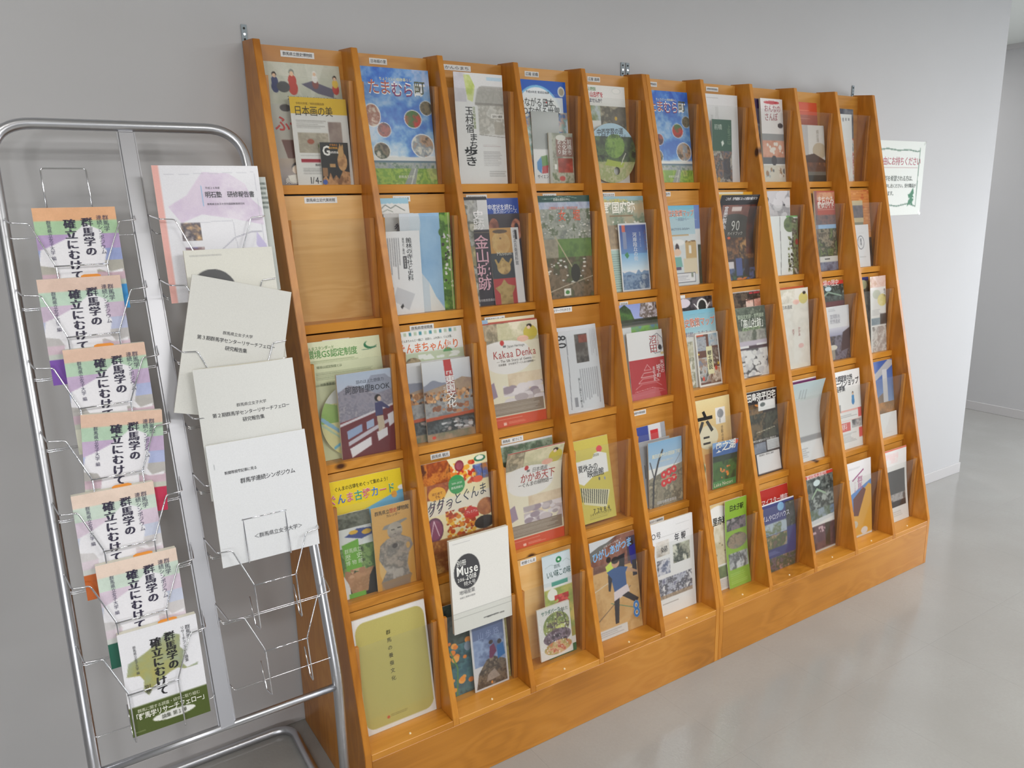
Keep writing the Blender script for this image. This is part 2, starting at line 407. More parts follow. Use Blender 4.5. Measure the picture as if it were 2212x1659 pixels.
class Canvas:
    def __init__(s, W, H, bg, seed):
        s.W, s.H = W, H
        s.c = np.ones((H, W, 3)) * hx(bg)
        s.u, s.v = np.meshgrid((np.arange(W) + .5) / W, (np.arange(H) + .5) / H)
        s.r = np.random.default_rng(seed)
    def put(s, m, col, al=1.0):
        m = m[..., None] * al
        s.c = s.c * (1 - m) + col * m
    def mask(s, sh):
        k = sh[0]
        if k == 'r': return ((s.u >= sh[1]) & (s.u < sh[3]) & (s.v >= sh[2]) & (s.v < sh[4])).astype(float)
        if k == 'e': return ((((s.u - sh[1]) / sh[3]) ** 2 + ((s.v - sh[2]) / sh[4]) ** 2) < 1).astype(float)
        if k == 'p': return s.poly(sh[1])
    def poly(s, pts):
        inside = np.zeros((s.H, s.W), bool)
        n = len(pts)
        for i in range(n):
            (x0, y0), (x1, y1) = pts[i], pts[(i + 1) % n]
            if y0 == y1: continue
            cr = ((s.v >= min(y0, y1)) & (s.v < max(y0, y1)))
            xx = x0 + (s.v - y0) * (x1 - x0) / (y1 - y0)
            inside ^= cr & (s.u < xx)
        return inside.astype(float)
    def run(s, ops):
        for o in ops:
            k = o[0]
            if k in 'rep':                       # flat shape: (.., colour[, alpha])
                n = 5 if k != 'p' else 2
                s.put(s.mask(o), hx(o[n]), o[n + 1] if len(o) > n + 1 else 1.0)
            elif k == 'g':                       # vertical gradient in a rectangle
                _, u0, v0, u1, v1, a, b = o[:7]
                t = np.clip((s.v - v0) / max(v1 - v0, 1e-6), 0, 1)[..., None]
                m = s.mask(('r', u0, v0, u1, v1))
                s.put(m, hx(a) * (1 - t) + hx(b) * t)
            elif k == 'n':                       # photograph-like mottling: ('n', shape, colours, cells[, alpha])
                m = s.mask(o[1]); cols = np.array([hx(c) for c in o[2]])
                f = fbm(s.H, s.W, o[3], s.r) * (len(cols) - 1.001)
                i = f.astype(int); t = (f - i)[..., None]
                s.put(m, cols[i] * (1 - t) + cols[i + 1] * t, o[4] if len(o) > 4 else 1.0)
            elif k == 'c':                       # scattered blobs: ('c', u0,v0,u1,v1, colours, n, ru, rv)
                _, u0, v0, u1, v1, cols, n, ru, rv = o
                for _i in range(n):
                    cu, cv = s.r.uniform(u0, u1), s.r.uniform(v0, v1); q = s.r.uniform(.5, 1.3)
                    s.put(s.mask(('e', cu, cv, ru * q, rv * q)) * s.mask(('r', u0, v0, u1, v1)), hx(cols[s.r.integers(len(cols))]))
            elif k == 'l':                       # rows of fine print: ('l', u0,v0,u1,v1, rows, colour[, alpha])
                _, u0, v0, u1, v1, n, col = o[:7]; al = o[7] if len(o) > 7 else .6
                ph = (s.v - v0) / (v1 - v0) * n; row = np.floor(ph).astype(int)
                end = s.r.uniform(.7, 1.0, n + 2)[np.clip(row, 0, n)]
                m = s.mask(('r', u0, v0, u1, v1)) * ((ph % 1) < .5) * (s.u < u0 + (u1 - u0) * end)
                m = m * (0.45 + .55 * s.r.random((s.H, s.W)))
                s.put(m, hx(col), al)
            elif k == 'v':                       # columns of fine print
                _, u0, v0, u1, v1, n, col = o[:7]; al = o[7] if len(o) > 7 else .6
                ph = (s.u - u0) / (u1 - u0) * n; row = np.floor(ph).astype(int)
                end = s.r.uniform(.6, 1.0, n + 2)[np.clip(row, 0, n)]
                m = s.mask(('r', u0, v0, u1, v1)) * ((ph % 1) < .5) * (s.v < v0 + (v1 - v0) * end)
                m = m * (0.45 + .55 * s.r.random((s.H, s.W)))
                s.put(m, hx(col), al)
            elif k == 's':                       # stroke: ('s', pts, width in u, colour, aspect h/w)
                _, pts, wd, col, asp = o
                d = np.full((s.H, s.W), 9.0)
                for (x0, y0), (x1, y1) in zip(pts, pts[1:]):
                    ax, ay, bx, by = x0, y0 * asp, x1, y1 * asp
                    L2 = (bx - ax) ** 2 + (by - ay) ** 2 + 1e-9
                    t = np.clip(((s.u - ax) * (bx - ax) + (s.v * asp - ay) * (by - ay)) / L2, 0, 1)
                    d = np.minimum(d, np.hypot(s.u - ax - t * (bx - ax), s.v * asp - ay - t * (by - ay)))
                s.put((d < wd / 2).astype(float), hx(col))
            elif k == 'w':                       # wavy horizon fill below v: ('w', v, amp, cells, colour[, lo])
                _, v0, amp, cells, col = o[:5]
                lo = o[5] if len(o) > 5 else 1.0
                u0, u1 = (o[6], o[7]) if len(o) > 7 else (0, 1)
                line = v0 + (fbm(8, s.W, 8 * cells / s.W * 1.0, s.r, 2)[3] - .5) * amp
                s.put(((s.v > line[None]) & (s.v < lo) & (s.u >= u0) & (s.u < u1)).astype(float), hx(col))
            elif k == 'dim':
                s.c = s.c * o[1] + hx(o[2]) * (1 - o[1])

# ------------------------------------------------------------------ a sheet / booklet standing in a rack
def sheet(name, x0, y0, z0, w, h, lean, ops=(), text=(), bg='e8e8e6', th=0.002, curl=0.0, bow=0.0, rot=0.0, twist=0.0,
          cell=0.0019, disc=False, hole=None, mat='ink', bound=False, edge='pages', rowcurl=0.0):
    """(x0,y0,z0) lower left corner of the front cover; leans back (towards +y) by `lean` over its height.
    returns the booklet; children: pages (thick ones) and lettering"""
    cs, sn_ = math.cos(rot), math.sin(rot)
    L = math.hypot(h, lean) ; ca = h / L
    def S(a, b, e):
        """a 0..1 right, b 0..1 up, e outwards -> local xyz"""
        X = a * w; V = b * h
        x = X * cs + V * sn_; s = V * cs - X * sn_
        if rot > 0: s = s + w * sn_
        else: x = x - h * sn_ * 0.0
        tt = s / h
        up = np.clip((tt - .35) / .65, 0, 1.3)
        y = lean * tt - curl * up ** 2 + bow * np.sin(np.pi * np.clip(tt, 0, 1)) + twist * (a - .5) * up + rowcurl * (a * (1 - a)) * 4
        return np.stack([x, y - e, s * ca], -1)
    nu = max(6, int(w / cell)); nv = max(6, int(h / cell))
    cv = Canvas(nu * 2 + 2, nv * 2 + 2, bg, abs(hash_(name + str(round(x0, 3)))) % 100000)
    cv.run(ops)
    img = cv.c[:nv * 2 + 2, :nu * 2 + 2].reshape(nv + 1, 2, nu + 1, 2, 3).mean((1, 3))
    A, B = np.meshgrid(np.linspace(0, 1, nu + 1), np.linspace(1, 0, nv + 1))
    if disc:
        p_, q_ = A * 2 - 1, B * 2 - 1
        A = (p_ * np.sqrt(1 - q_ ** 2 / 2) + 1) / 2; B = (q_ * np.sqrt(1 - p_ ** 2 / 2) + 1) / 2
        ii = np.clip(((1 - B) * nv).round().astype(int), 0, nv); jj = np.clip((A * nu).round().astype(int), 0, nu)
        img = img[ii, jj]
    n = (nu + 1) * (nv + 1)
    front = S(A.ravel(), B.ravel(), 0.0)
    idx = np.arange(n).reshape(nv + 1, nu + 1)
    q = np.stack([idx[:-1, :-1], idx[1:, :-1], idx[1:, 1:], idx[:-1, 1:]], -1).reshape(-1, 4)
    if hole:
        ca_ = (A[:-1, :-1] + A[1:, 1:]).ravel() / 2; cb_ = 1 - (B[:-1, :-1] + B[1:, 1:]).ravel() / 2
        keep = ((ca_ - hole[0]) * w) ** 2 + ((cb_ - hole[1]) * h) ** 2 > hole[2] ** 2
        q = q[keep]
    # rim and back (coarse ring copied from the border so the slab is closed)
    ring = np.concatenate([idx[0, :-1], idx[:-1, -1], idx[-1, :0:-1], idx[:0:-1, 0]])
    tc_ = 0.0008 if (th > 0.004 or bound) else th
    rf = front[ring]; rb = rf + np.array([0, tc_, 0])
    nr = len(ring)
    verts = [front, rf, rb]; base = n
    k = np.arange(nr); k2 = (k + 1) % nr
    rim = np.stack([base + k, base + k2, base + nr + k2, base + nr + k], -1)
    cols = [img.reshape(-1, 3), np.ones((nr, 3)) * hx('e4e2da'), np.ones((nr, 3)) * hx('e4e2da')]
    faces = [q, rim]
    if not hole:
        bs = max(1, nu // 8); bt = max(1, nv // 14)
        iu = np.unique(np.r_[np.arange(0, nu, bs), nu]); iv = np.unique(np.r_[np.arange(0, nv, bt), nv])
        sub = idx[np.ix_(iv, iu)]
        bv = front[sub.ravel()] + np.array([0, tc_, 0])
        bi = (base + 2 * nr + np.arange(bv.shape[0])).reshape(len(iv), len(iu))
        faces.append(np.stack([bi[:-1, :-1], bi[:-1, 1:], bi[1:, 1:], bi[1:, :-1]], -1).reshape(-1, 4))
        verts.append(bv); cols.append(np.ones((bv.shape[0], 3)) * hx('e4e2da'))
    V = np.concatenate(verts); F = np.concatenate(faces); Cc = np.concatenate(cols)
    o = ink_mesh(name, V, F, Cc, mat)
    o.location = (x0, y0, z0)
    if th > 0.004 or bound:
        a0 = np.array([0.004, .996]); nb = 13
        bb = np.linspace(0.002, .998, nb); vs = []; fs = []
        for e in (-tc_, -th):
            for b_ in bb:
                for a_ in a0: vs.append(S(np.array(a_), np.array(b_), e))
        m_ = nb * 2
        for i in range(nb - 1):
            a_, b_, c_, d_ = i * 2, i * 2 + 1, i * 2 + 3, i * 2 + 2
            fs.append((a_, b_, c_, d_)); fs.append((m_ + a_, m_ + d_, m_ + c_, m_ + b_))
            fs.append((a_, d_, m_ + d_, m_ + a_)); fs.append((b_, m_ + b_, m_ + c_, c_))
        fs.append((0, m_, m_ + 1, 1)); e_ = (nb - 1) * 2; fs.append((e_, e_ + 1, m_ + e_ + 1, m_ + e_))
        mesh_obj('pages', vs, fs, edge, parent=o)
    if text:
        TV, TF, TC = [], [], []; nn = 0
        for li, t in enumerate(text):
            # ('h', str, u0, u1, v, colour[, height factor, weight, tilt])  /  ('v', str, u, v0, v1, colour[, width factor, weight, letter fill])
            kd, st = t[0], t[1]
            col = hx(t[5]); fac = t[6] if len(t) > 6 else 1.0; fac = 1 + (fac - 1) * .45 if kd == 'h' and fac > 1 else fac; wt = t[7] if len(t) > 7 else 0
            tilt = t[8] if len(t) > 8 else 0.0
            pcs, tot = layout(st, wt, kd == 'v')
            for gv, gf in pcs:
                if kd == 'v' and tilt: gv = gv * (1, tilt) + (0, (gv[:, 1].max() + gv[:, 1].min()) / 2 * (1 - tilt))
                if kd == 'h':
                    sz = (t[3] - t[2]) * w / tot
                    X = t[2] * w + gv[:, 0] * sz; Y = (1 - t[4]) * h + gv[:, 1] * sz * fac
                    if tilt and kd == 'h': Y = Y + (X - t[2] * w) * tilt
                else:
                    sz = (t[4] - t[3]) * h / tot
                    X = t[2] * w + gv[:, 0] * sz * fac; Y = (1 - t[3]) * h + gv[:, 1] * sz
                P = S(X / w, Y / h, 0.0006 + 0.00012 * li)
                TV.append(P); TF.append(gf + nn); TC.append(np.ones((len(P), 3)) * col); nn += len(P)
        if TV:
            lo = ink_mesh('lettering', np.concatenate(TV), np.concatenate(TF), np.concatenate(TC), mat)
            lo.parent = o
    return o

def hash_(s):
    h = 7
    for ch in s: h = (h * 31 + ord(ch)) & 0x7fffffff
    return h
def ink_mesh(name, V, F, C, mat):
    me = bpy.data.meshes.new(name)
    V = np.ascontiguousarray(V, dtype=np.float32); F = np.asarray(F, dtype=np.int32)
    nf, k = F.shape
    me.vertices.add(len(V)); me.vertices.foreach_set('co', V.ravel())
    me.loops.add(nf * k); me.loops.foreach_set('vertex_index', F.ravel())
    me.polygons.add(nf); me.polygons.foreach_set('loop_start', np.arange(nf, dtype=np.int32) * k)
    me.polygons.foreach_set('loop_total', np.full(nf, k, np.int32))
    at = me.attributes.new('ink', 'FLOAT_COLOR', 'POINT')
    cc = np.ones((len(V), 4), np.float32); cc[:, :3] = lin(np.clip(C, 0, 1)) * 0.97
    at.data.foreach_set('color', cc.ravel())
    me.materials.append(M[mat])
    me.update(); me.validate()
    o = bpy.data.objects.new(name, me); COL.objects.link(o)
    return o

# ------------------------------------------------------------------ the two pine bookcases
S_ = 0.25; T_ = 0.0181
ZL = {1: 1.587, 2: 1.239, 3: .890, 4: .540, 5: .194}           # top of each ledge
YK = {1: -.1194, 2: -.2020, 3: -.2881, 4: -.3747, 5: -.5106}    # front edge of each ledge
YA = {1: -.106, 2: -.190, 3: -.275, 4: -.361, 5: -.445}         # acrylic panes
YT = {1: -.0373, 2: -.113, 3: -.196, 4: -.282, 5: -.369}        # top edge of each back board
ZT = {1: 1.9314, 2: 1.563, 3: 1.2145, 4: .866, 5: .516}
def div_x(i): return (i - 1) * S_ if i <= 6 else 5 * S_ + T_ + (i - 7) * S_   # left face of upright i = 1..12
def pocket_x(c): return div_x(c if c <= 5 else c + 1) + T_                        # left inner face of column c
IN_W = S_ - T_
side_prof = [(-0.013, 0.0), (-0.013, 1.940), (-0.1023, 1.931), (-0.5106, 0.1996), (-0.5106, 0.0)]
div_prof = [(-0.016, 0.1765), (-0.016, 1.938), (-0.1023, 1.931), (-0.5106, 0.1996), (-0.5106, 0.1765)]

def bookcase(first, label):
    root = empty('bookcase', (div_x(1 if first == 1 else 7), 0, 0))
    tag(root, label, 'bookcase', None)
    X0 = root.location.x
    cols = range(first, first + 5)
    d0 = 1 if first == 1 else 7
    def P(o, **kw):
        o.parent = root
        return o
    a = d0
    side = None
    for i in range(d0, d0 + 6):
        x = div_x(i) - X0
        if i in (d0, d0 + 5):
            P(prism_x('side_panel', side_prof, x, x + T_, 'wood_z', bevel=.0012))
        elif side is None:
            side = P(prism_x('divider', div_prof, 0, T_, 'wood_z', bevel=.0012)); side.location.x = x
        else:
            c = side.copy(); COL.objects.link(c); c.parent = root; c.location.x = x
    P(box('kick_board', T_, 5 * S_, -.5106, -.4926, 0.0, .176, 'wood_k', bevel=.001))
    proto = {}
    for c in cols:
        xl_ = pocket_x(c) - X0
        for r in range(1, 6):
            yb = YA[r] + .050
            if r not in proto:
                ty, tz = YT[r], ZT[r] - (.003 if r > 1 else 0)
                bz = ZL[r] - .016
                bd = prism_x('back_board', [(yb, bz), (ty, tz), (ty + .012, tz), (yb + .012, bz)], 0, IN_W, 'wood_b', root)
                zb = ZL[r] - .0225 if r < 5 else ZL[r] - .018
                lg = bmesh.new(); box_bm(lg, 0, IN_W, YK[r], yb - .0004, zb, ZL[r], .0008)
                ld = bm_obj('ledge', lg, 'wood_x', root)
                bts = []
                for bx in (0.0002, IN_W - .0122):
                    b = bmesh.new(); box_bm(b, bx, bx + .012, YA[r] + .0022, YA[r] + .0142, ZL[r] + .0004, ZL[r] + .262, .0006)
                    bts.append(bm_obj('batten', b, 'wood_z', root))
                b = bmesh.new(); box_bm(b, 0.0008, IN_W - .0008, YA[r], YA[r] + .002, ZL[r] + .0003, ZL[r] + .262)
                pn = bm_obj('acrylic_pane', b, 'acrylic', root)
                proto[r] = [bd, ld, *bts, pn]
                for o in proto[r]: o.location.x = xl_
            else:
                for s in proto[r]:
                    o = s.copy(); COL.objects.link(o); o.parent = root; o.location.x = xl_
                    if (c, r) == (3, 5) and s is proto[r][0]:
                        o.data = s.data.copy(); o.data.materials[0] = M['wood_p']; o['label'] = 'paler pine back board'
        pegs.append((root, xl_ + IN_W / 2))
    if first == 1:
        p0 = proto[2][0]; p0.data = p0.data.copy(); p0.data.materials[0] = M['wood_p']; p0['label'] = 'paler pine back board with small knots'
    return root
pegs = []
case_a = bookcase(1, 'nearer pine bookcase beside the chrome wire rack, five leaflet columns wide')
case_b = bookcase(6, 'farther pine bookcase at the right, beside the notice on the wall')
pm = None
for root, x in pegs:
    if pm is None:
        bm = bmesh.new(); bmesh.ops.create_cone(bm, segments=12, radius1=.0032, radius2=.0022, depth=.003, cap_ends=True)
        o = bm_obj('peg', bm, 'peg', root); pm = o.data
    else:
        o = bpy.data.objects.new('peg', pm); COL.objects.link(o); o.parent = root
    o.location = (x, -.490, ZL[5] + .0014)
# wall brackets on top
def bracket(root, x, w):
    b = bmesh.new()
    box_bm(b, x, x + w, -.0035, -.0012, 1.925, 1.981)
    box_bm(b, x, x + w, -.0125, -.0035, 1.925, 1.9275)
    o = bm_obj('wall_bracket', b, 'zinc', root)
    for z in (1.972, 1.958, 1.946):
        b = bmesh.new(); r = bmesh.ops.create_cone(b, segments=12, radius1=.0026, radius2=.0026, depth=.0016, cap_ends=True)
        bmesh.ops.rotate(b, verts=b.verts, matrix=Matrix.Rotation(math.pi / 2, 3, 'X'))
        s = bm_obj('screw', b, 'hole' if z != 1.958 else 'chrome', o); s.location = (x + w / 2, -.0042, z)
bracket(case_a, 0.003, .014); bracket(case_a, 1.249, .015); bracket(case_b, 1.2705 - case_b.location.x, .015); bracket(case_b, 2.526 - case_b.location.x, .014)

# paper name strips stuck on the boards
STRIPS = [  # col,row, x centre offset, width, text, dz
 (1,1,.112,.088,'群馬県立歴史博物館',0),(2,1,.085,.052,'日本絹の里',0),(3,1,.080,.092,'かんらまち',0),(4,1,.092,.052,'広報 前橋',0),(5,1,.085,.052,'広報 高崎',0),
 (6,1,.075,.036,'伊勢崎市',0),(7,1,.028,.02,'',0),(7,1,.112,.062,'伊勢崎市教育委員会',0),
 (1,2,.118,.088,'群馬県立近代美術館',0),(2,2,.098,.052,'レッツぐんま',0),(3,2,.088,.070,'群馬地域文化振興会',0),(4,2,.100,.052,'商工まえばし',0),(5,2,.085,.056,'商工たかさき',0),(6,2,.075,.040,'太田市',0),
 (1,3,.100,.074,'群馬県環境関連',-.012),(2,3,.100,.074,'群馬県環境関連',0),(3,3,.088,.070,'森林ボランティア',0),(4,3,.075,.094,'シネマテークたかさき',.004),(5,3,.085,.036,'沼田市',0),(6,3,.075,.040,'',0),
 (2,4,.095,.060,'群馬県 観光',0),(3,4,.085,.076,'群馬県　町づくり',0),(5,4,.080,.062,'高崎市美術館',0),
 (3,5,.075,.056,'老健ぐんま',0),(5,5,.070,.098,'高崎市文化スポーツ振興財団',0)]
for c, r, xc, w, s, dz in STRIPS: GL.ask(s)

# ------------------------------------------------------------------ literature in the bookcases
A4 = (.206, .308); A5 = (.151, .219); B5 = (.186, .268); TF = (.103, .215)
SPECS = []
def L(c, r, xr, size, lean, layer, name, label, cat, ops=(), text=(), **kw):
    SPECS.append(dict(c=c, r=r, xr=min(xr, .2193), size=size, lean=lean, layer=layer, name=name, label=label, cat=cat, ops=ops, text=text, kw=kw))
def person(u, v, s, top, low, skin='e8c4a4', hair='2a2020', k=.7):
    """small generic printed figure"""
    return [('e', u, v + s * .52, s * .30, s * .42 * k, low), ('e', u, v + s * .22, s * .26, s * .34 * k, top), ('e', u, v - s * .1, s * .17, s * .2 * k, hair), ('e', u, v - s * .05, s * .13, s * .15 * k, skin)]
def photo_e(u, v, ru, rv, cols, cells=9, rim='f4f4f4'):
    return [('e', u, v, ru, rv, rim), ('n', ('e', u, v, ru * .92, rv * .92), cols, cells)]

BLUE_TOWN_OPS = [('g', 0, 0, 1, .75, '2f5fc0', '9cc8ee'), ('n', ('r', 0, 0, 1, .76), ['2b5cc4', '4b8cdc', 'a8d0f0', 'f2f6fb'], 5, .65),
    ('p', [(.3, 0), (.45, 0), (.36, .28), (.22, .3)], '5e96e0', .35), ('p', [(.62, 0), (.72, 0), (1, .3), (1, .4)], '7fb4ec', .3),
    ('g', 0, .79, 1, .84, '5b7590', '8aa890'), ('n', ('r', 0, .84, 1, 1), ['7da63c', 'a9c44c', '6a9436', 'c0cc70', '8f9c5c'], 8),
    ('n', ('r', 0, .81, 1, .86), ['8796a0', 'b6b8b4', '62806c'], 26), ('p', [(.62, .86), (.72, .86), (.66, 1), (.5, 1)], '9aa09a'), ('s', [(.68, .86), (.6, 1)], .012, 'e4e4e0', 1.5)] + \
    photo_e(.13, .41, .12, .1, ['d8c8b8', '9a5a48', 'f0e0d0', '6a6a70']) + photo_e(.28, .53, .10, .065, ['4a2c34', 'b05a50', '2a2026']) + \
    photo_e(.22, .71, .12, .075, ['4a4038', '90826c', '2c3a2c', 'd0c8b8']) + photo_e(.71, .43, .13, .08, ['7a3c34', 'd2362c', '3f7a3c', 'b0624a'], 4) + \
    photo_e(.92, .33, .1, .065, ['5a5a4c', '8a7a5a', '3c3a34']) + photo_e(.82, .66, .17, .105, ['e4e0d4', '8e9aa8', 'c8a080', '5a5048'], 10)
BLUE_TOWN_TX = [('h', 'ちょうどいい田舎暮らし', .27, .74, .095, 'f4f2c0', 1, .01), ('h', 'たまむら町', .10, .93, .17, 'ffffff', 1.35, .05, -.02),
    ('h', 'たま', .10, .43, .165, 'b8503c', 1.35, .012, -.02), ('h', 'むら', .43, .76, .185, '8e2a6c', 1.35, .012), ('h', '町', .77, .93, .155, '5a5e3c', 1.35, .012),
    ('h', '群馬県玉村町', .42, .66, .935, 'f0f4e0', 1)]
L(1,1,.221,A4,.048,2,'flyer','pale green event flyer with cartoon old woman and dates, in the top left pocket','flyer',
  [('n',('r',0,0,1,.34),['c2c5b4','d2d3c4','b6bbae'],3),('p',[(.1,0),(.3,0),(.5,.3)],'d8d9cc',.6),('p',[(.55,0),(.8,0),(.6,.3)],'dadbce',.6),('g',0,.34,1,1,'c9c9c0','a59a90'),
   *person(.15,.12,.16,'27336c','27336c'),*person(.37,.1,.2,'c23a2c','c23a2c',hair='8a9088'),('e',.25,.2,.08,.045,'4a4c50'),
   ('p',[(.48,.17),(.62,.14),(.9,.2),(.88,.27),(.68,.24)],'5c5870'),*person(.66,.09,.14,'ecebe6','8a4c48',hair='f0efea'),*person(.92,.12,.15,'e8c23c','c8382c'),
   ('e',.24,.37,.07,.03,'4c4648'),('p',[(.14,.63),(.3,.63),(.32,.76),(.2,.8)],'6a3c30'),('g',0,.78,.5,1,'b8a694','6a5c60'),('e',.3,.86,.08,.05,'2a2224'),('e',.28,.87,.055,.035,'f0dcc8'),('p',[(.16,.92),(.34,.9),(.4,.97),(.2,.98)],'e6e2d8')],
  [('h','2019.12.14(土)-2020.2.24(月)',.28,.94,.285,'2c2a2c',1.3),('h','ふー',.08,.44,.5,'c83a34',1.2,.04),('h','県立歴史博物館',.12,.66,.965,'f4efe6',1,.01)])
L(1,1,.221,A5,.02,1,'leaflet','white leaflet with yellow header band and two small painting pictures, top left pocket','leaflet',
  [('r',0,0,1,.19,'e8c02c'),('l',.08,.26,.6,.36,5,'8a8684'),('n',('r',.09,.40,.62,.63),['bcb4a4','a8a090','c9c0b0','988c7c'],5),('e',.3,.5,.06,.03,'a85c48'),('e',.45,.55,.03,.02,'7a8a5c'),('n',('r',.63,.27,.87,.6),['9c8a84','aa9a92','8f7c78'],4),
   ('l',.1,.66,.6,.67,1,'666'+'666'),('r',.1,.70,.62,.735,'a8283c'),('l',.12,.8,.62,.88,4,'777777')],
  [('h','令和元年度／特別収蔵品展',.1,.6,.07,'8a6a10',1),('h','日本画の美',.06,.74,.155,'3c3428',1.5),('h','1/4-2/2',.22,.62,.945,'3a3a44',1.5),('h','高崎市の名品',.33,.6,.77,'555555')],mat='inkm')
L(1,1,.2085,(.0765,.107),.004,0,'booklet','small black museum booklet with clay figures and large white letter G','booklet',
  [('r',0,0,1,1,'161416'),('r',.04,.6,.22,.8,'9a7048'),('r',.3,.5,.5,.58,'c49860'),('n',('e',.75,.45,.17,.22),['c08c54','d8a870','9a6a3c'],4),('e',.72,.22,.1,.13,'d0a468'),('p',[(.66,.12),(.70,.02),(.74,.1),(.8,.03),(.82,.14)],'cc9c60'),
   ('n',('p',[(0,1),(.04,.84),(.14,.78),(.22,.88),(.3,.7),(.38,.86),(.5,.76),(.6,.86),(.75,.66),(1,.7),(1,1)]),['b07c4c','d4a06c','8a5c34'],7),('e',.1,.93,.08,.06,'3c5cb4')],
  [('h','G',.06,.36,.19,'f6f4f0',1.35,.06),('h','歴史博物館',.3,.62,.13,'e8a428',1.1,.03),('h','unma',.33,.64,.22,'f0ecec',1.2,.05),('h','群馬県立',.34,.62,.06,'d88a28',1.0,.02)],cell=.0016)
L(2,1,.2193,A4,.032,0,'poster','blue sky town booklet with round photos, in the column beside the first divider, top row','booklet',BLUE_TOWN_OPS,BLUE_TOWN_TX)
L(3,1,.206,(.163,.309),.02,0,'leaflet','white walking map leaflet with pale sketch of an old gate tower','leaflet',
  [('n',('r',0,0,.24,.26),['d4d0dc','c0bcc8','e6e4e8'],5,.7),('n',('p',[(.2,.02),(.32,.02),(.42,.12),(.36,.26),(.26,.24)]),['ccd86c','dce49c','b8cc58'],6,.85),('r',.66,.03,.98,.06,'c4dcec'),
   ('n',('p',[(.5,.12),(1,.12),(1,.55),(.46,.55),(.46,.3),(.4,.27)]),['c4c2bc','dad8d2','a8a49c','ccc8c0'],14,.85),('p',[(.46,.14),(.56,.11),(1,.11),(1,.27),(.4,.27)],'aaa8a4',.6),('r',.4,.265,1,.285,'8c8884',.7),('r',.72,.36,.98,.4,'f0eeea'),('r',.78,.43,.96,.54,'b6b0a6',.8),
   ('s',[(.46,.55),(1,.57)],.01,'9a9690',1.9),('l',.52,.64,.92,.66,2,'b49a9c'),('l',.52,.7,.92,.84,9,'9a989c'),('l',.62,.88,.98,.94,3,'888888')],
  [('v','玉村宿',.27,.3,.54,'2c2c30',1.1,.012),('v','まち',.33,.54,.68,'20242a',1.35,.02),('v','歩き',.26,.66,.84,'20242a',1.55,.03),('v','日光例幣使道',.37,.3,.5,'8a9c4c',.9),('h','玉村八幡宮',.74,.96,.38,'5a5650')],bg='e9e9ea',mat='inkm')
L(4,1,.205,(.19,.308),.03,2.4,'poster','bright blue exhibition flyer with a white arc, behind a grey leaflet','flyer',
  [('r',0,0,1,1,'1c5cc0'),('e',.42,.42,.5,.37,'7cc0ec'),('e',.42,.42,.47,.35,'f0f6fa'),('e',.9,.1,.07,.05,'d8dcdc'),('e',.9,.1,.05,.035,'a8a08c'),('n',('r',.1,.3,1,.95),['f0f2f2','8ab8b0','c8a090','3c6cb0','e8e0d4'],6,.9),('r',0,.16,.92,.31,'f2f6f8',.9)],
  [('h','平成30年度 第3回企画展',.2,.66,.115,'4a5460'),('h','つながる日本、',.04,.86,.215,'202428',1.5),('h','つながる世界',.1,.86,.3,'202428',1.5),('e' and 'h','●',.55,.6,.215,'d83430',1)][:3]+[('h','日',.545,.635,.215,'202428',1.4),('h','・',.555,.625,.21,'d83430',2.5,.05)])
L(4,1,.165,TF,.018,1.5,'leaflet','grey and white slim leaflet with a coloured hexagon, under the blue flyer','leaflet',
  [('r',0,0,1,.52,'a9adad'),('r',0,.52,1,1,'e6e7e8'),('p',[(.28,.62),(.5,.6),(.52,.74),(.3,.76)],'6c9858'),('p',[(.12,.7),(.28,.62),(.3,.76),(.26,.86),(.12,.8)],'4c8cc8'),('p',[(.3,.76),(.52,.74),(.5,.85),(.28,.86)],'c04850')],
  [('h','サイエンス',.1,.62,.905,'3c3c44',1.3)],bg='a9adad')
L(4,1,.2085,(.093,.152),.012,0,'booklet','thick pocket book with red torii picture and white vertical title','booklet',
  [('n',('r',0,0,1,1),['8a9080','b8b8a8','6a6c5c'],5),('r',0,0,.14,1,'b9bab2'),('r',.3,.08,.98,.47,'8a5a50',.85),('e',.5,.1,.2,.06,'dcdcd4'),('n',('r',.35,.5,.95,.78),['b83c30','c85040','94301c'],4),('n',('r',.1,.78,1,.98),['90947c','c8c4b4','6c7c58'],8),('r',.2,.62,.3,.72,'f0f0ec'),('e',.5,.9,.12,.05,'c85048')],
  [('v','前橋市',.84,.12,.44,'f4f2ee',1.1,.01),('v','文化財',.63,.12,.44,'f4f2ee',1.1,.01),('v','めぐり',.42,.14,.42,'f4f2ee',1.1,.01)],th=.0055,cell=.0018)
L(5,1,.2,(.185,.308),.035,2,'flyer','white tumulus flyer with photo of a stone chamber, behind the round fan','flyer',
  [('r',0,0,1,.21,'e9e9e6'),('n',('r',0,.21,.42,.36),['94a070','c4d0d8','7c8c58'],4),('n',('r',.42,.21,1,.45),['8c8478','b0a890','5c584e','736c60'],6),('e',.76,.33,.03,.02,'d8b040'),('r',0,.45,1,1,'dcdcd8'),('e',.8,.05,.1,.03,'c8d0cc'),('e',.8,.05,.09,.026,'eeeeea')],
  [('h','山古墳を',.2,.5,.095,'c8283c',1.5,.03),('h','ませんか？',.18,.5,.155,'3a3a5a',1.5,.02),('h','上野国',.16,.34,.04,'5a9a50',1.1)])
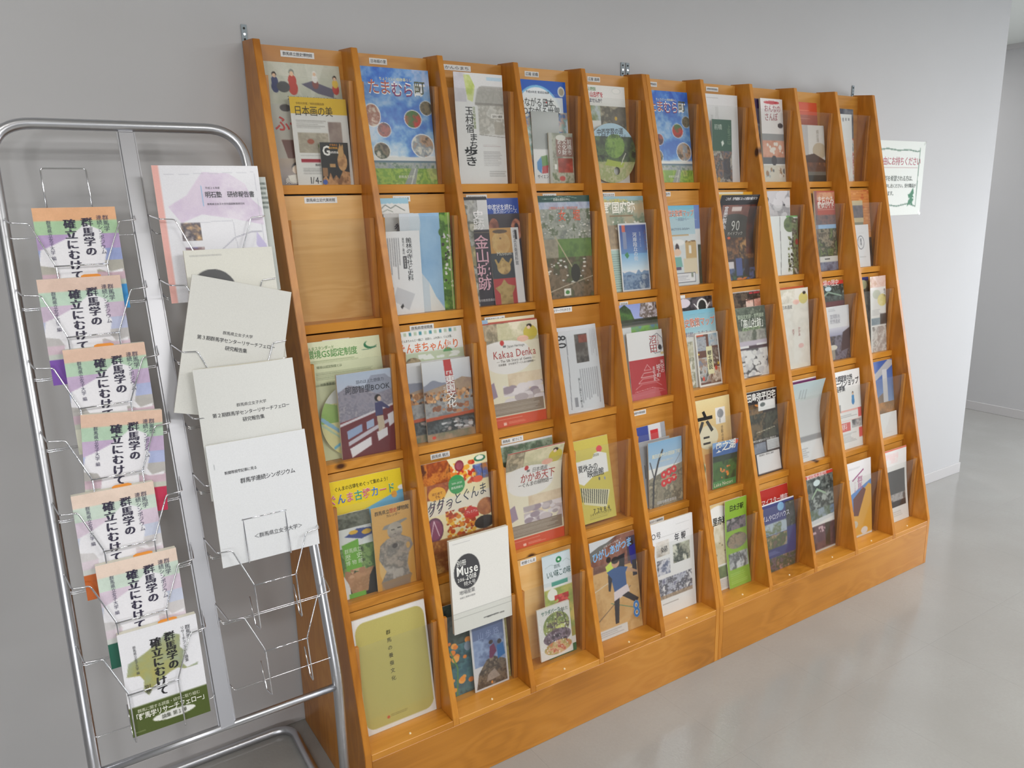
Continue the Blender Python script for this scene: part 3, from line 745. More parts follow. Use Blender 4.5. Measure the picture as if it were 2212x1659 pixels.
L(5,1,.2193,(.205,.188),.012,0,'fan','round paper fan with a finger hole and a picture of a big green tree','fan',
  [('r',0,0,1,1,'a9b89a'),('r',0,0,1,.3,'a8c8dc'),('n',('r',0,.22,1,.66),['2c3828','3c4c34','56703c','20261e'],6),('n',('e',.56,.38,.2,.2),['6c9438','86a84c','4c7030'],6),('n',('r',0,.64,1,1),['b8b488','98a468','c8c4a0','8ca054'],7),('p',[(.4,.6),(.75,.66),(.72,.74),(.35,.7)],'a8b848'),('s',[(.78,.5),(.68,.68)],.014,'dcd8cc',.92)],
  [('h','中西学習の道',.2,.74,.16,'2c3440',1.3,.02,.06),('h','群馬と上野国をめぐる',.28,.8,.235,'384450',1.1,.0,.05)],disc=True,hole=(.59,.8,.0125),bg='a9b89a',th=.0012)
L(6,1,.2193,A4,.046,0,'poster','blue sky town booklet with round photos, in the column right of the double upright','booklet',BLUE_TOWN_OPS,BLUE_TOWN_TX)
L(7,1,.219,(.2,.308),.032,1.6,'leaflet','tall white sheet with faint vertical grey lines, top row behind a dark green cover','leaflet',
  [('r',.2,.04,.5,.045,'aaaaaa'),('v',.42,.14,.5,.3,3,'9a9a9c',.5),('l',.3,.24,.36,.3,4,'888888'),('n',('r',.3,.8,.8,1),['8a8c98','b0a0a0','4c4c58'],6),('r',.8,.5,1,1,'e6e6ea')],bg='e4e4e6',mat='inkm')
L(7,1,.168,(.1,.219),.018,0,'booklet','dark green and town photo leaflet in the top row of the farther case','leaflet',
  [('r',0,0,1,.5,'2c5a48'),('n',('r',0,.5,1,1),['8a8478','c4bcb0','3c4048','a07860','5a5c6c'],8),('e',.3,.95,.08,.04,'c89438'),('p',[(.45,.36),(.55,.33),(.6,.38),(.5,.43)],'e4ece4'),('r',.55,.62,.9,.95,'32343e',.7)],
  [('v','上毛三山',.86,.08,.4,'7a9a80',1),('h','前橋',.1,.5,.12,'c4d4c8')],bg='2c5a48')
L(8,1,.150,(.14,.308),.045,1.5,'leaflet','purple edged narrow leaflet half hidden in the top row of the eighth column','leaflet',
  [('r',0,0,1,.5,'3c2850'),('n',('r',0,.3,1,1),['5a4a60','8a8c98','3c3440'],9),('e',.9,.95,.1,.03,'e0603c')],bg='3c2850')
L(8,1,.2193,(.125,.308),.04,0,'booklet','thick white booklet with a brick school building drawing below red lettering','booklet',
  [('r',0,0,1,.42,'ece8e8'),('r',0,.42,1,.5,'9a9c9e'),('n',('r',0,.5,1,.72),['dca088','e0aa94','d09078'],5),('c',.15,.52,.95,.68,['f0e8e0'],12,.06,.025),('r',0,.7,1,.78,'6a7078'),('e',.5,.74,.12,.06,'4c4c54'),('r',0,.8,1,1,'dcd8cc'),('c',.1,.82,.95,.96,['b0b8c0','a88a70','e8e0d8','6a6c70'],16,.05,.025),('e',.5,.05,.35,.02,'c84854'),('e',.85,.32,.12,.03,'3a3038')],
  [('h','おんなの',.15,.9,.12,'b05868',1.4),('h','さんぽ',.15,.75,.22,'b05868',1.5)],th=.008,edge='pages')
L(9,1,.2,(.185,.308),.045,2,'leaflet','orange red sheet behind a white booklet with a dark temple roof','leaflet',
  [('r',0,0,1,.16,'d2502c'),('r',0,.16,1,1,'a8503c'),('l',.3,.1,.9,.12,1,'f0b090'),('l',.3,.2,.9,.22,1,'e8a898')],bg='d2502c')
L(9,1,.2193,(.14,.219),.03,0,'booklet','white booklet with a dark temple roof photo on its lower half, top row','booklet',
  [('r',0,0,.28,1,'c4c0c0'),('r',.28,0,1,1,'dedad6'),('e',.75,.45,.3,.14,'c4b49c'),('p',[(0,.55),(.5,.5),(1,.62),(1,1),(0,1)],'4a3026'),('n',('r',.1,.66,1,.85),['7c4a30','543424','94603c'],6),('r',0,.82,1,.88,'6c6860'),('r',0,.88,1,1,'2c2c24')],
  [('v','絹の国',.7,.08,.3,'b8b0a4',.9)],th=.006)
L(10,1,.168,(.15,.29),.03,1.5,'leaflet','dark photo leaflet with red patches, top pocket of the last column','leaflet',
  [('n',('r',0,0,1,.4),['3a3c4c','5c606c','8a8c90'],6),('n',('r',0,.4,1,1),['c8c8cc','b05048','d8d4d0','90949c'],9)])
L(10,1,.1475,(.135,.268),.03,0,'leaflet','narrow white leaflet standing in the top pocket of the last column','leaflet',
  [('v',.4,.06,.95,.12,4,'4a4a54',.7),('n',('r',0,.6,1,1),['e4e4e4','d8c8c8','e8e8e8'],4,.6)],bg='e2e3e3')
# ---- second row
L(2,2,.115,(.100,.315),.05,3,'leaflet','white leaflet with pale blue scalloped top and ink mountain drawing','leaflet',
  [('r',0,0,1,.045,'9ccbe0'),('c',0,.04,1,.05,['9ccbe0'],22,.05,.008),('s',[(.1,.11),(.3,.06),(.45,.09),(.6,.065),(.85,.11)],.02,'5a6a62',3),('s',[(.2,.12),(.35,.1),(.5,.12)],.015,'7a8a7c',3)],
  [('h','幸せの里山を歩こう',.05,.95,.145,'444a4c'),('h','おたキド',.1,.7,.2,'333a3c',1.2,.01),('v','ガイド',.6,.22,.42,'2c3436',1.2,.02)])
L(2,2,.121,(.09,.273),.038,2,'leaflet','grey event sheet with pink barred vertical heading, second row','leaflet',
  [('r',.62,.05,.66,1,'5a3050'),('r',.85,.05,.89,1,'5a3050')],[('v','まなびフェスタ',.75,.06,.5,'a05a88',1.0,.01),('v','参加O無料',.45,.1,.5,'3a3444',1.1,.02),('v','申込不要',.95,.3,.48,'555055',.8)],bg='c9c9c8')
L(2,2,.218,(.155,.27),.015,1,'booklet','blue mountain panorama booklet turned sideways with green strip','booklet',
  [('r',0,0,.5,1,'d0dae4'),('p',[(.38,0),(.42,.12),(.36,.3),(.28,.42),(.3,.55),(.5,.7),(.62,.85),(.85,1),(1,1),(1,0)],'9cc0e0'),('n',('p',[(.42,.0),(.36,.3),(.28,.42),(.3,.55),(.5,.7),(.62,.85),(.8,1),(.86,1),(.8,0)]),['8ab4dc','a4c8e8'],4,.7),('r',0,0,.2,1,'d4d8e0',.6),
   ('n',('r',.78,0,1,1),['5c8c34','6ea040','3c6428','88b44c'],6),('c',.8,.2,.98,.8,['f0f0ec','3c3040','e0dce4'],42,.025,.012),('e',.8,.2,.05,.04,'44702c'),('r',.95,0,.97,1,'c8cc98')])
L(2,2,.1165,(.101,.224),.010,0,'leaflet','white slim leaflet with long black vertical Japanese title about temples','leaflet',
  [('v',.05,.08,.42,.6,6,'55555c',.7),('v',.72,.1,.78,.4,1,'8a8a90',.6),('r',.47,.3,.57,.45,'1c1c2c'),('r',0,.66,.14,.73,'6a3438'),('r',0,.78,.14,.85,'6a3438'),('p',[(.24,.66),(.75,.76),(.55,.95),(.1,.82)],'cfd0d6'),('p',[(.3,.9),(.38,.86),(.4,.9),(.34,.93)],'2a2a30')],
  [('v','館林の寺社と史料',.66,.08,.6,'22242c',1.15,.008),('v','発刊のご案内',.5,.08,.28,'33353c',.9),('v','好評発売',.52,.31,.44,'f0f0f0',.8)],bg='ebebee',mat='inkm')
L(3,2,.216,(.14,.308),.036,2,'booklet','dark haniwa catalogue with blue title band, second row','booklet',
  [('r',0,0,1,1,'2c2430'),('r',0,0,1,.15,'2c4c9c'),('n',('e',.35,.27,.12,.08),['a05c48','c07c60','6a3428'],4),('n',('e',.9,.3,.14,.1),['b06c54','cc8c70','803c30'],5),('e',.9,.28,.05,.04,'2c2430')],
  [('h','忠清申渡状を読む」',.02,.95,.085,'e8ecf4',1.3,.01),('h','金太田シリーズ',.35,.95,.125,'d4dcec',1.1)])
L(3,2,.103,(.088,.312),.036,1,'leaflet','castle ruins leaflet with a dark band and pink vertical title','leaflet',
  [('n',('r',0,0,.62,1),['8a8c88','b8b8b4','5a5c50','c4c0b0'],6),('r',0,0,1,.03,'1c1c24'),('r',.5,.03,.98,.3,'9a9ca0',.4),('p',[(.4,.3),(1,.3),(1,1),(.42,1)],'2e2834'),('n',('r',0,.45,.42,.62),['c8b070','8a8464','d8c890'],5),('r',.4,.32,1,.325,'a89a70')],
  [('v','史跡',.62,.12,.3,'f0eef0',1.3,.01),('v','金山城跡',.66,.35,.86,'d8a8b8',1.15,.02),('h','太田市教育委員会',.25,1.0,.95,'c8c4c8')])
L(3,2,.206,(.105,.223),.034,0,'leaflet','museum leaflet showing three clay haniwa heads above each other','leaflet',
  [('r',0,0,.74,.33,'b8863c'),('n',('e',.38,.2,.3,.15),['b88c4c','c8a464','8c6430'],4),('e',.38,.05,.24,.025,'4c3418'),('r',.35,.13,.4,.15,'4a3018'),('r',0,.33,.74,.66,'282e38'),('n',('e',.4,.52,.22,.09),['a8844c','c4a468','806030'],4),('s',[(.15,.42),(.22,.5),(.38,.4),(.55,.5),(.66,.42)],.06,'b09050',2.1),('r',0,.66,.74,1,'a82c30'),('n',('p',[(.05,.78),(.25,.74),(.36,.67),(.48,.74),(.72,.77),(.6,.86),(.6,1),(.2,1),(.2,.86)]),['8c7038','b09458','6c5428'],5),
   ('r',.74,0,1,1,'dcdcdf'),('r',.86,.04,.93,.16,'2c2c34')],
  [('v','歩崎兵兵衛資料館',.85,.03,.5,'4c505c',.85),('h','Museum',.2,.7,.335,'c8c4b8')])
L(4,2,.2193,(.2,.311),.025,0,'leaflet','aerial photo leaflet of fields with dark green header, fourth column','leaflet',
  [('r',0,0,1,.065,'1c443c'),('s',[(.1,.035),(.3,.03),(.4,.015),(.5,.02),(.6,.014),(.75,.03)],.006,'a8c0b4',1.55),('n',('r',0,.065,1,.13),['8898b4','b0b8c8','9a9cb0'],10),('n',('r',0,.13,1,.42),['7c807c','8e9488','a8a8a0','647058'],14),('n',('r',.25,.42,1,.6),['5c7c40','6c8c48','506c3c'],6),('n',('r',0,.42,.35,.7),['8a8474','a49c88','6c6c54'],9),('n',('r',0,.6,1,1),['6c5c44','84705a','544c38','5e6a40'],11),
   ('c',0,.15,1,.4,['dcd8d0','c4c4c4'],60,.02,.006),('c',.1,.62,.95,.85,['e8e4dc','d0d0cc'],24,.025,.008),('s',[(.05,.95),(.45,.88),(1,.8)],.012,'c8bca8',1.55),('s',[(.3,.4),(.5,.6),(.7,.8)],.02,'b4a88c',1.55),('e',.66,.76,.09,.09,'2c2c24'),('r',.42,.91,.55,.98,'eceae4'),('e',.485,.945,.04,.02,'4c8c44')],
  [('h','前橋台遺跡の中心',.3,.62,.038,'e0e8e0',1.1),('h','女　堀',.38,.8,.195,'e0603c',1.5,.02),('h','上野国の大水路・国指定史跡',.2,.76,.12,'e08460')],)
L(5,2,.2193,(.2,.308),.045,1.5,'leaflet','provincial capital ruins map leaflet with yellow caption, fifth column','leaflet',
  [('g',0,0,1,.1,'90b4c0','88a49c'),('n',('r',0,.05,1,.5),['90a084','7a8c74','a8a890','b8a888'],8),('n',('r',0,.3,1,.55),['b8a080','98846c','c4b498'],7),('c',.3,.26,1,.4,['ece8e0','d8d4cc'],26,.03,.012),('r',.25,.2,.75,.215,'8a6c44'),('r',0,.56,1,1,'b8d4cc'),('l',.05,.6,.5,.98,16,'6a7c78')],
  [('h','国府ー古代群馬の中心',.1,.66,.045,'e8d850',1.1,.01),('h','野国府跡',.14,.8,.12,'f2f0e4',1.35,.04)])
L(5,2,.214,(.122,.22),.03,0,'leaflet','blue leaflet of distant mountains framed in white, with vertical white title','leaflet',
  [('r',0,0,1,1,'e4e6ec'),('g',.05,.03,.97,.68,'2c4494','7cb4e4'),('g',.05,.45,.97,.7,'7cb4e4','dceaf4'),('w',.72,.05,5,'7c9cc0',.8,.05,.97),('n',('r',.05,.76,.97,.98),['5c7ca8','8ca4c0','46648c','a8b8c8'],8),('r',.12,.03,.24,.13,'d0604c'),('r',.14,.13,.26,.38,'8490b4'),('p',[(.16,.46),(.26,.42),(.32,.48),(.24,.52)],'3c8c5c')],
  [('v','河岸段丘の街',.55,.14,.56,'e8ecf4',1.2,.01),('v','信濃一歩さんぽ',.74,.13,.36,'b8c8e4',.9),('v','みなかみ',.93,.1,.42,'8c6c7c',.7)])
L(6,2,.2,(.15,.272),.03,1.5,'leaflet','blue and white sheet with dark green edge, behind the illustrated history map','leaflet',
  [('r',.0,0,1,.3,'6c88c8'),('r',.0,.3,1,1,'dfe0e2'),('n',('r',.9,.5,1,1),['3c5038','24302c','5c7c4c'],8),('h_' and 'r',.5,.18,.9,.19,'8ca4d4')],bg='dfe0e2')
MAP_OPS = [('g',0,0,1,.16,'6cb4d0','a4d0dc'),('r',0,.16,1,.36,'b4d0dc'),('r',0,.36,1,1,'d6dce0'),('r',.08,.36,.75,.375,'c49c5c'),('r',.6,.45,1,.68,'c8a874'),('r',.72,.5,.8,.6,'ece8e0'),('c',.6,.44,1,.46,['7c5c34'],8,.03,.01),('e',.35,.46,.22,.04,'eeeeee'),
  ('e',.3,.53,.07,.06,'3c2c34'),('e',.3,.58,.13,.045,'e8c8b0'),('p',[(.18,.64),(.42,.64),(.46,.76),(.14,.76)],'7ab4ac'),('r',.2,.76,.4,.8,'5c4c6c'),('r',.5,.66,1,.86,'dccfb4'),('r',.08,.84,.9,.96,'5c6070'),('r',.1,.848,.88,.952,'e6e6ea'),('l',.14,.87,.7,.94,4,'8a8c98'),('r',.75,.84,.82,.9,'8a9488')]
L(6,2,.172,(.13,.272),.036,0,'leaflet','light blue illustrated history map with a cartoon man in green tunic, second row','leaflet',MAP_OPS,
  [('h','歴史散策マップ',.02,.98,.095,'ffffff',1.7,.05),('h','歴史散策マップ',.02,.98,.095,'e07850',1.6,.015),('h','〜太田から〜',.3,.8,.17,'7c94b4'),('h','みどりから みなみへ',.12,.8,.29,'5c6c8c')],bg='d6dce0',mat='inkm')
L(7,2,.2193,(.2,.314),.034,2.6,'booklet','stack of sheets with yellow and cream top edges behind the dark night-photo leaflet','leaflet',
  [('r',0,0,.75,.03,'e8e4d0'),('r',.75,0,1,.03,'e8a828')],bg='e8b840',curl=.015)
L(7,2,.2193,(.2,.305),.045,0,'leaflet','dark leaflet curling forward with a round grey emblem and evening street photo','leaflet',
  [('r',0,0,1,1,'3a2e30'),('r',0,0,1,.12,'161418'),('n',('r',.1,.12,1,.3),['6c4440','8a5c50','4c3434'],4),('r',.35,.14,.6,.19,'d8c8c4'),('e',.45,.38,.5,.16,'40403e'),('n',('r',0,.5,1,.75),['4a342c','94643c','2c2424','b88c58'],7),('e',.35,.5,.04,.015,'e8683c'),('r',0,.78,.45,.88,'d8d4d8'),('n',('r',.2,.86,1,1),['3c4058','5c6c9c','2c3430','3c6844'],7),('r',.5,.74,.66,.95,'4c5c94'),('r',.72,.76,.84,.95,'2c3444'),('n',('r',.8,.12,1,.7),['3c1c18','5c2c24','2c1818'],4),('c',.5,.97,.9,1,['d8803c'],8,.04,.01)],
  [('h','これが、世界遺産になった奇跡の絹づくり',.12,.95,.045,'f0eef0',1.5,.02),('v','富岡製糸',.2,.13,.4,'ece8ec',1.0,.02),('h','90',.38,.62,.355,'c8c8c4',1.4),('h','ガイドブック',.3,.7,.45,'d8d4d0')],curl=.048)
L(8,2,.186,(.175,.315),.03,1.8,'leaflet','grey photo sheet of white cocoons above a white leaflet','leaflet',
  [('n',('r',0,0,1,1),['b8b4b8','d0ccd0','9c9aa0','c4c4c8'],6),('c',0,0,1,.35,['d8d6da','cac8cc'],20,.12,.05),('e',.25,.1,.05,.03,'3c3c44'),('e',.8,.17,.03,.01,'303034')])
L(8,2,.2193,(.18,.222),.022,0,'booklet','white open leaflet with a dark brush stroke and a green mulberry tree','leaflet',
  [('r',0,0,.12,1,'aaa4ac'),('s',[(.42,.02),(.43,.4),(.44,.6),(.42,.98)],.012,'3c3438',1.2),('r',.62,0,1,.03,'6ab45c'),('n',('e',.74,.15,.2,.13),['5c7450','76885c','44583c'],6),('n',('r',.8,.05,1,1),['5c6c44','8a9468','3c3428','d0ccc0'],11),('c',.66,.35,.84,.95,['4c5438','2c2c24','7c8454','c8c8bc'],60,.03,.02),('e',.95,.45,.05,.05,'a83c34')],bg='e9ecec')
L(9,2,.105,(.09,.308),.055,1.5,'leaflet','pale speckled sheet left of the red topped booklet, second row','leaflet',
  [('n',('r',0,0,1,1),['c8bc9c','b0ac94','dcd4bc'],10)])
L(9,2,.2193,(.128,.314),.045,0,'booklet','booklet with a red title block above garden photos, ninth column','booklet',
  [('r',0,0,1,.3,'b8584c'),('n',('r',.1,.02,1,.12),['c87c5c','d8a888','b06048'],4),('r',.15,.23,.95,.235,'e8d0c8'),('n',('r',0,.3,1,.42),['4c4c58','8a6c68','5c5c68'],6),('n',('r',0,.42,1,.48),['90b8e0','b4cce4'],3),('n',('r',0,.47,1,.82),['4c5c3c','7c8c54','30342c','a89c84','5c5448'],9),('r',0,.82,1,.89,'d9d8d4'),('r',.35,.845,.6,.86,'5a5a5c'),('n',('r',0,.89,1,1),['4c4a60','8a90a8','3c3840'],5),('r',0,0,.12,1,'6c6068',.5)],
  [('h','まちなみ',.12,.95,.12,'e8dcd4',1.6,.04),('h','散歩ガイド',.12,.95,.18,'e8dcd4',1.5,.04)],th=.006)
L(10,2,.2193,(.17,.316),.05,1.5,'leaflet','orange brick wall pattern leaflet with a small castle picture, last column','leaflet',
  [('r',0,0,1,.62,'d28c4c'),*[('r',0,.02+.035*i,1,.024+.035*i,'b86c3c') for i in range(17)],('c',0,0,1,.6,['c0683c','dc9c60'],50,.06,.012),('r',.1,.14,.72,.42,'c4b898'),('n',('r',.14,.2,.72,.36),['5c5c64','747078','4c4c54'],5),('r',.1,.42,.7,.46,'8c8c78'),('n',('r',0,.62,1,1),['2c2826','4c3c34','1c1c20'],5)])
L(10,2,.19,(.1,.174),.028,0,'card','white card with a thin oval outline, second row of the last column','card',
  [('e',.42,.42,.22,.16,'4c4c5c'),('e',.42,.42,.195,.145,'e6e6ea'),('l',.3,.2,.7,.22,1,'aaaaaa'),('l',.3,.75,.8,.78,1,'aaaaaa')],[('v','案内',.42,.32,.5,'6a6a78',.9)],bg='e6e6ea',mat='inkm')
# ---- third row
L(1,3,.2193,A4,.05,3.4,'flyer','pale green certification scheme flyer with a dark green swirl logo','flyer',
  [('g',0,0,1,1,'dfe6c4','cfd4a8'),('e',.86,.075,.09,.035,'2c7850'),('e',.88,.065,.08,.03,'dfe6c4'),('s',[(.74,.115),(.85,.112),(.94,.1)],.008,'5c8c74',1.5),('l',.05,.16,.72,.19,2,'7c8c64'),('l',.1,.26,.9,.33,5,'7c8468'),('l',.08,.36,.5,.39,1,'6c7454')],
  [('h','ぐんまスタンダード',.0,.38,.055,'5c8c44',1.3),('h','環境GS認定制度',.02,.68,.105,'4c9444',1.35,.008),('h','環境GS認定制度とは',.12,.45,.215,'6c7c54'),('h','対象事業者と',.14,.36,.36,'5c6c4c')],bg='dde4c2',mat='inkm')
L(1,3,.212,(.186,.196),.016,2.2,'fan','round yellow and green map fan half hidden behind the bridge booklet','fan',
  [('r',0,0,1,1,'d8d49c'),('r',0,0,1,.25,'d3d6d2'),('n',('p',[(0,.2),(.5,.35),(1,.3),(1,.5),(0,.5)]),['8ab05c','9cbc6c'],4),('s',[(0,.42),(.25,.62),(.6,.75),(1,.78)],.05,'8cb8d4',1.05),('s',[(0,.5),(.25,.7),(.6,.82),(1,.84)],.03,'b0c8b0',1.05),('p',[(.15,.82),(.28,.76),(.28,.8),(.16,.86)],'6cb4d4'),('r',0,.88,1,1,'e0dc90')],
  [('h','三',.38,.5,.84,'3c6cc0',1.2,.04)],disc=True,bg='d8d49c',th=.0012)
L(1,3,.2193,(.15,.224),.006,0,'booklet','booklet with a woman leaning on a red bridge railing before a hazy mountain','booklet',
  [('g',0,0,1,.2,'b9c8e0','c0c8dc'),('w',.13,.14,3,'9aa0b4',.6),('n',('p',[(0,.22),(.2,.14),(.4,.17),(.7,.28),(1,.24),(1,.62),(0,.62)]),['8a889a','9c96a4','7c7a8c','a8a2ac'],12),('p',[(0,.56),(.72,.48),(1,.42),(1,.46),(0,.6)],'7c2430'),('p',[(0,.6),(1,.44),(1,1),(0,1)],'6a1c28'),
   ('p',[(0,.58),(1,.42),(1,.445),(0,.61)],'d8d4dc'),('p',[(.12,.67),(.4,.61),(.4,.7),(.13,.77)],'94a8cc'),('p',[(.48,.6),(.62,.57),(.62,.66),(.48,.69)],'a0b0d0'),('p',[(.13,.8),(.5,.7),(.9,.6),(.9,.64),(.5,.75),(.13,.85)],'c8c4d0'),('p',[(.15,.88),(.55,.78),(.55,.88),(.18,.99)],'e8e6ec'),('p',[(.66,.74),(.86,.7),(.86,.8),(.68,.85)],'e4e2e8'),('p',[(.88,.55),(1,.52),(1,.66),(.9,.7)],'dcdce4'),
   ('e',.72,.335,.06,.042,'1c181c'),('e',.745,.345,.035,.03,'e0c0ac'),('p',[(.66,.39),(.78,.38),(.94,.47),(.9,.48),(.8,.45),(.8,.54),(.66,.55)],'3c3c6c'),('p',[(.68,.55),(.8,.55),(.82,.7),(.7,.74)],'c8b8a0'),('n',('r',0,0,1,1),['808080','909090'],20,.05)],
  [('h','羽のはえた想像力',.34,.86,.115,'5a6070',1.1),('h','阿部智里BOOK',.14,.97,.2,'1c2030',1.3)],th=.010,edge='pages')
L(2,3,.2193,A4,.048,3,'flyer','newsletter with orange brush title and teal checks along the top','flyer',
  [('c_' and 'r',0,0,1,1,'e8eae8'),*[('r',.05+.075*i,.015,.09+.075*i,.045,'4c94a0' if i%2==0 else 'b8c8b0') for i in range(12)],('r',0,.2,1,.45,'c0ccb0'),('e',.75,.22,.07,.035,'5c9c60'),('r',.65,.22,.85,.26,'c0ccb0'),('c',.3,.22,.95,.27,['e8ece8'],12,.06,.02),('n',('e',.22,.3,.12,.06),['5c4c38','b8a480','3c3024'],9)],
  [('h','ぐんまちゃんと一緒に！ 出会い、ふれあい、ぐんま愛。',.08,.86,.085,'4a5048',1.4),('h','ぐんまちゃん便り',.02,.94,.155,'e2703c',1.35,.02)],bg='e8eae8',mat='inkm')
HORSE_OPS = [('g',0,0,1,.4,'e0e2e6','c0c4d0'),('w',.28,.08,2.5,'8a8ea0',.5),('n',('p',[(.5,.3),(.8,.24),(1,.27),(1,.45),(0,.45),(0,.37)]),['9c8478','b09880','84746c'],5),('n',('r',0,.42,1,.75),['8c8c90','a4a4a4','78787c'],10),('c',0,.38,1,.52,['c89464','a87448','e0b080','5c3c2c'],90,.03,.022),('c',.15,.56,.9,.68,['a86c4c','8c5840','c08860'],26,.05,.025),('r',0,.72,1,.76,'3c3430'),('p',[(0,.7),(1,.68),(1,.72),(0,.74)],'b8502c'),('n',('r',0,.75,1,.9),['34383c','5c6468','20262a','a89c98'],8),('c',.3,.78,.95,.88,['d0d0d4','8c8c90'],20,.05,.015),('n',('r',0,.9,1,1),['b89878','98846c','6c7458'],5)]
L(2,3,.218,(.185,.222),.035,2,'booklet','second copy of the clay horse guidebook, showing only its left strip','booklet',HORSE_OPS,[],th=.0035)
L(2,3,.2193,(.152,.222),.022,0,'booklet','guidebook with rows of small clay horses and a red vertical title ribbon','booklet',
  HORSE_OPS+[('p',[(.44,.0),(.59,.0),(.62,.2),(.46,.2)],'c03c3c'),('p',[(.46,.2),(.62,.2),(.66,.45),(.5,.45)],'a04c50',.7),('e',.13,.95,.04,.02,'d84c38')],
  [('h','群馬',.48,.6,.165,'f0eef0',1.5,.02),('v','東国文化',.55,.2,.61,'f4f2f2',1.25,.03),('v','ガイドマップ',.42,.33,.6,'e8e4e4',1.0)],th=.005)
SILK_OPS = [('r',0,0,1,1,'e6dfc8'),('r',0,0,1,.012,'a83c34'),('n',('r',0,.012,.5,.2),['8c7c64','b4a488','6c6450','ccc0a4'],5,.85),('n',('r',.3,.02,1,.2),['d8d0b0','c0bc98','e4dcc4'],4),('e',.86,.13,.12,.07,'c4b44c'),('e',.85,.065,.045,.02,'2a2220'),('e',.84,.08,.03,.017,'e4c8b0'),('n',('e',.72,.18,.1,.03),['e4a08c','e8bca8'],6),
  ('e',.45,.36,.4,.14,'e9e6e4'),('e',.38,.27,.42,.09,'e9e6e4'),('r',.37,.225,.42,.245,'6c6c70'),('e',.36,.2,.035,.025,'c4302c'),('n',('r',.4,.5,1,.68),['d8b890','e4ccb0','c8a888'],4,.6),('c',.3,.6,1,.8,['c8bcc0','a0909c','dcd4d8','b4a8ac','e4dce0'],46,.09,.03),('n',('p',[(.02,.6),(.16,.56),(.2,.7),(.05,.73)]),['8c7890','a08ca0'],3),
  ('r',0,.765,.97,.885,'8c7c6c'),('l',.05,.775,.92,.875,7,'d8d0c4'),('r',0,.895,1,1,'d4502c'),('l',.1,.92,.6,.93,1,'f0c8b8'),('r',.25,.955,.3,.98,'f0c0b0'),('l',.34,.955,.66,.98,2,'f0d0c4')]
L(3,3,.2193,(.204,.316),.053,1.4,'leaflet','cream sheet with an orange stripe just behind the English silk story leaflet','leaflet',
  [('r',0,.03,1,.05,'c8502c'),('r',.1,0,.2,.06,'9cbcdc')],bg='ece4c4')
L(3,3,.2193,(.204,.306),.047,0,'leaflet','cream silk heritage leaflet titled in English with an orange base band','leaflet',SILK_OPS,
  [('h','Japan Heritage',.44,.74,.235,'6c6c6c',1.3),('h','Kakaa Denka',.19,.93,.305,'b4403c',1.55,.0),('h','— The Silk Story of Gunma —',.24,.9,.37,'6a6460',1.3),('h','日本遺産　かかあ天下ーぐんまの絹物語ー',.26,.9,.405,'5a5450')])
L(4,3,.196,(.152,.268),.05,0,'newsletter','grey newspaper sheet turned sideways with a large number and dark photo','newsletter',
  [('n',('r',.4,.1,.72,.43),['4c4440','6c6864','34302e','a09c98'],4),('n',('r',.5,.11,.72,.2),['a85c44','7c3c30','c07c60'],4),('s',[(.2,.12),(.19,.5),(.15,.95)],.012,'5a5c66',1.75),('r',.24,.82,.32,.93,'8a8c94'),('v',.44,.5,.94,.93,9,'7c7e86',.7),('v',.8,.06,.98,.42,4,'8c8e96',.5)],
  [('v','80',.08,.07,.24,'24262e',1.4,.03),('v','寂しさに隠れた＊観とは',.4,.6,.95,'44464e',1.0)],bg='cfd2d8',mat='inkm',rowcurl=-.004)
L(5,3,.2193,(.2,.312),.05,2.6,'leaflet','photo sheet of a castle park with trees and cherry blossom','leaflet',
  [('g',0,0,1,.3,'8c9cd8','b4bce0'),('n',('p',[(0,.02),(.15,.05),(.3,.0),(.42,.06),(.5,.18),(.5,.3),(0,.3)]),['3c5c2c','4c7434','28401f'],7),('n',('p',[(.65,0),(1,0),(1,.22),(.6,.14)]),['e0dce4','5c5048','c4c0cc','3c342c'],10),('n',('r',0,.16,1,.22),['2c3028','3c4834'],8),('r',0,.22,1,.24,'6c6c60'),('n',('r',.4,.24,1,.4),['5c88d0','7cb04c','4c8c34'],3),('r',0,.24,.4,.4,'d8dce0')])
L(5,3,.2193,(.155,.222),.036,0,'leaflet','white over red castle town leaflet with a white castle line drawing','leaflet',
  [('r',0,0,1,.41,'e8e8ea'),('r',0,.41,1,1,'b83038'),('s',[(.5,.5),(.4,.58),(.6,.58),(.5,.5)],.012,'e4b8b8',1.45),('s',[(.3,.68),(.38,.62),(.64,.62),(.72,.68),(.3,.68)],.012,'e4b8b8',1.45),('s',[(.22,.76),(.34,.7),(.68,.7),(.8,.76),(.22,.76)],.012,'e4b8b8',1.45),('s',[(.12,.84),(.3,.78),(.72,.78),(.86,.84)],.01,'e0a8a8',1.45),('s',[(.1,.88),(.6,.85),(.9,.9)],.01,'e0a8a8',1.45),('s',[(.05,.94),(.95,.92)],.008,'d89898',1.45),('p',[(0,.9),(.75,.86),(.82,1),(0,1)],'c86c74',.8),('s',[(.62,.2),(.7,.1),(.85,.06),(.98,.14),(1,.25),(.9,.34),(.75,.35),(.63,.28),(.62,.2)],.012,'4c5060',1.45),('e',.9,.27,.05,.04,'24242c'),('e',.95,.36,.05,.02,'dcc48c')],
  [('v','沼田',.72,.08,.34,'a8343c',1.15,.01),('v','さんぽ',.86,.08,.24,'a8444c',.9),('v','天空の',.92,.46,.66,'f2e8ec',1.2,.01),('v','城下町',.8,.52,.72,'f2e8ec',1.2,.01),('v','真田の里',.67,.54,.76,'ecdce0',.9)])
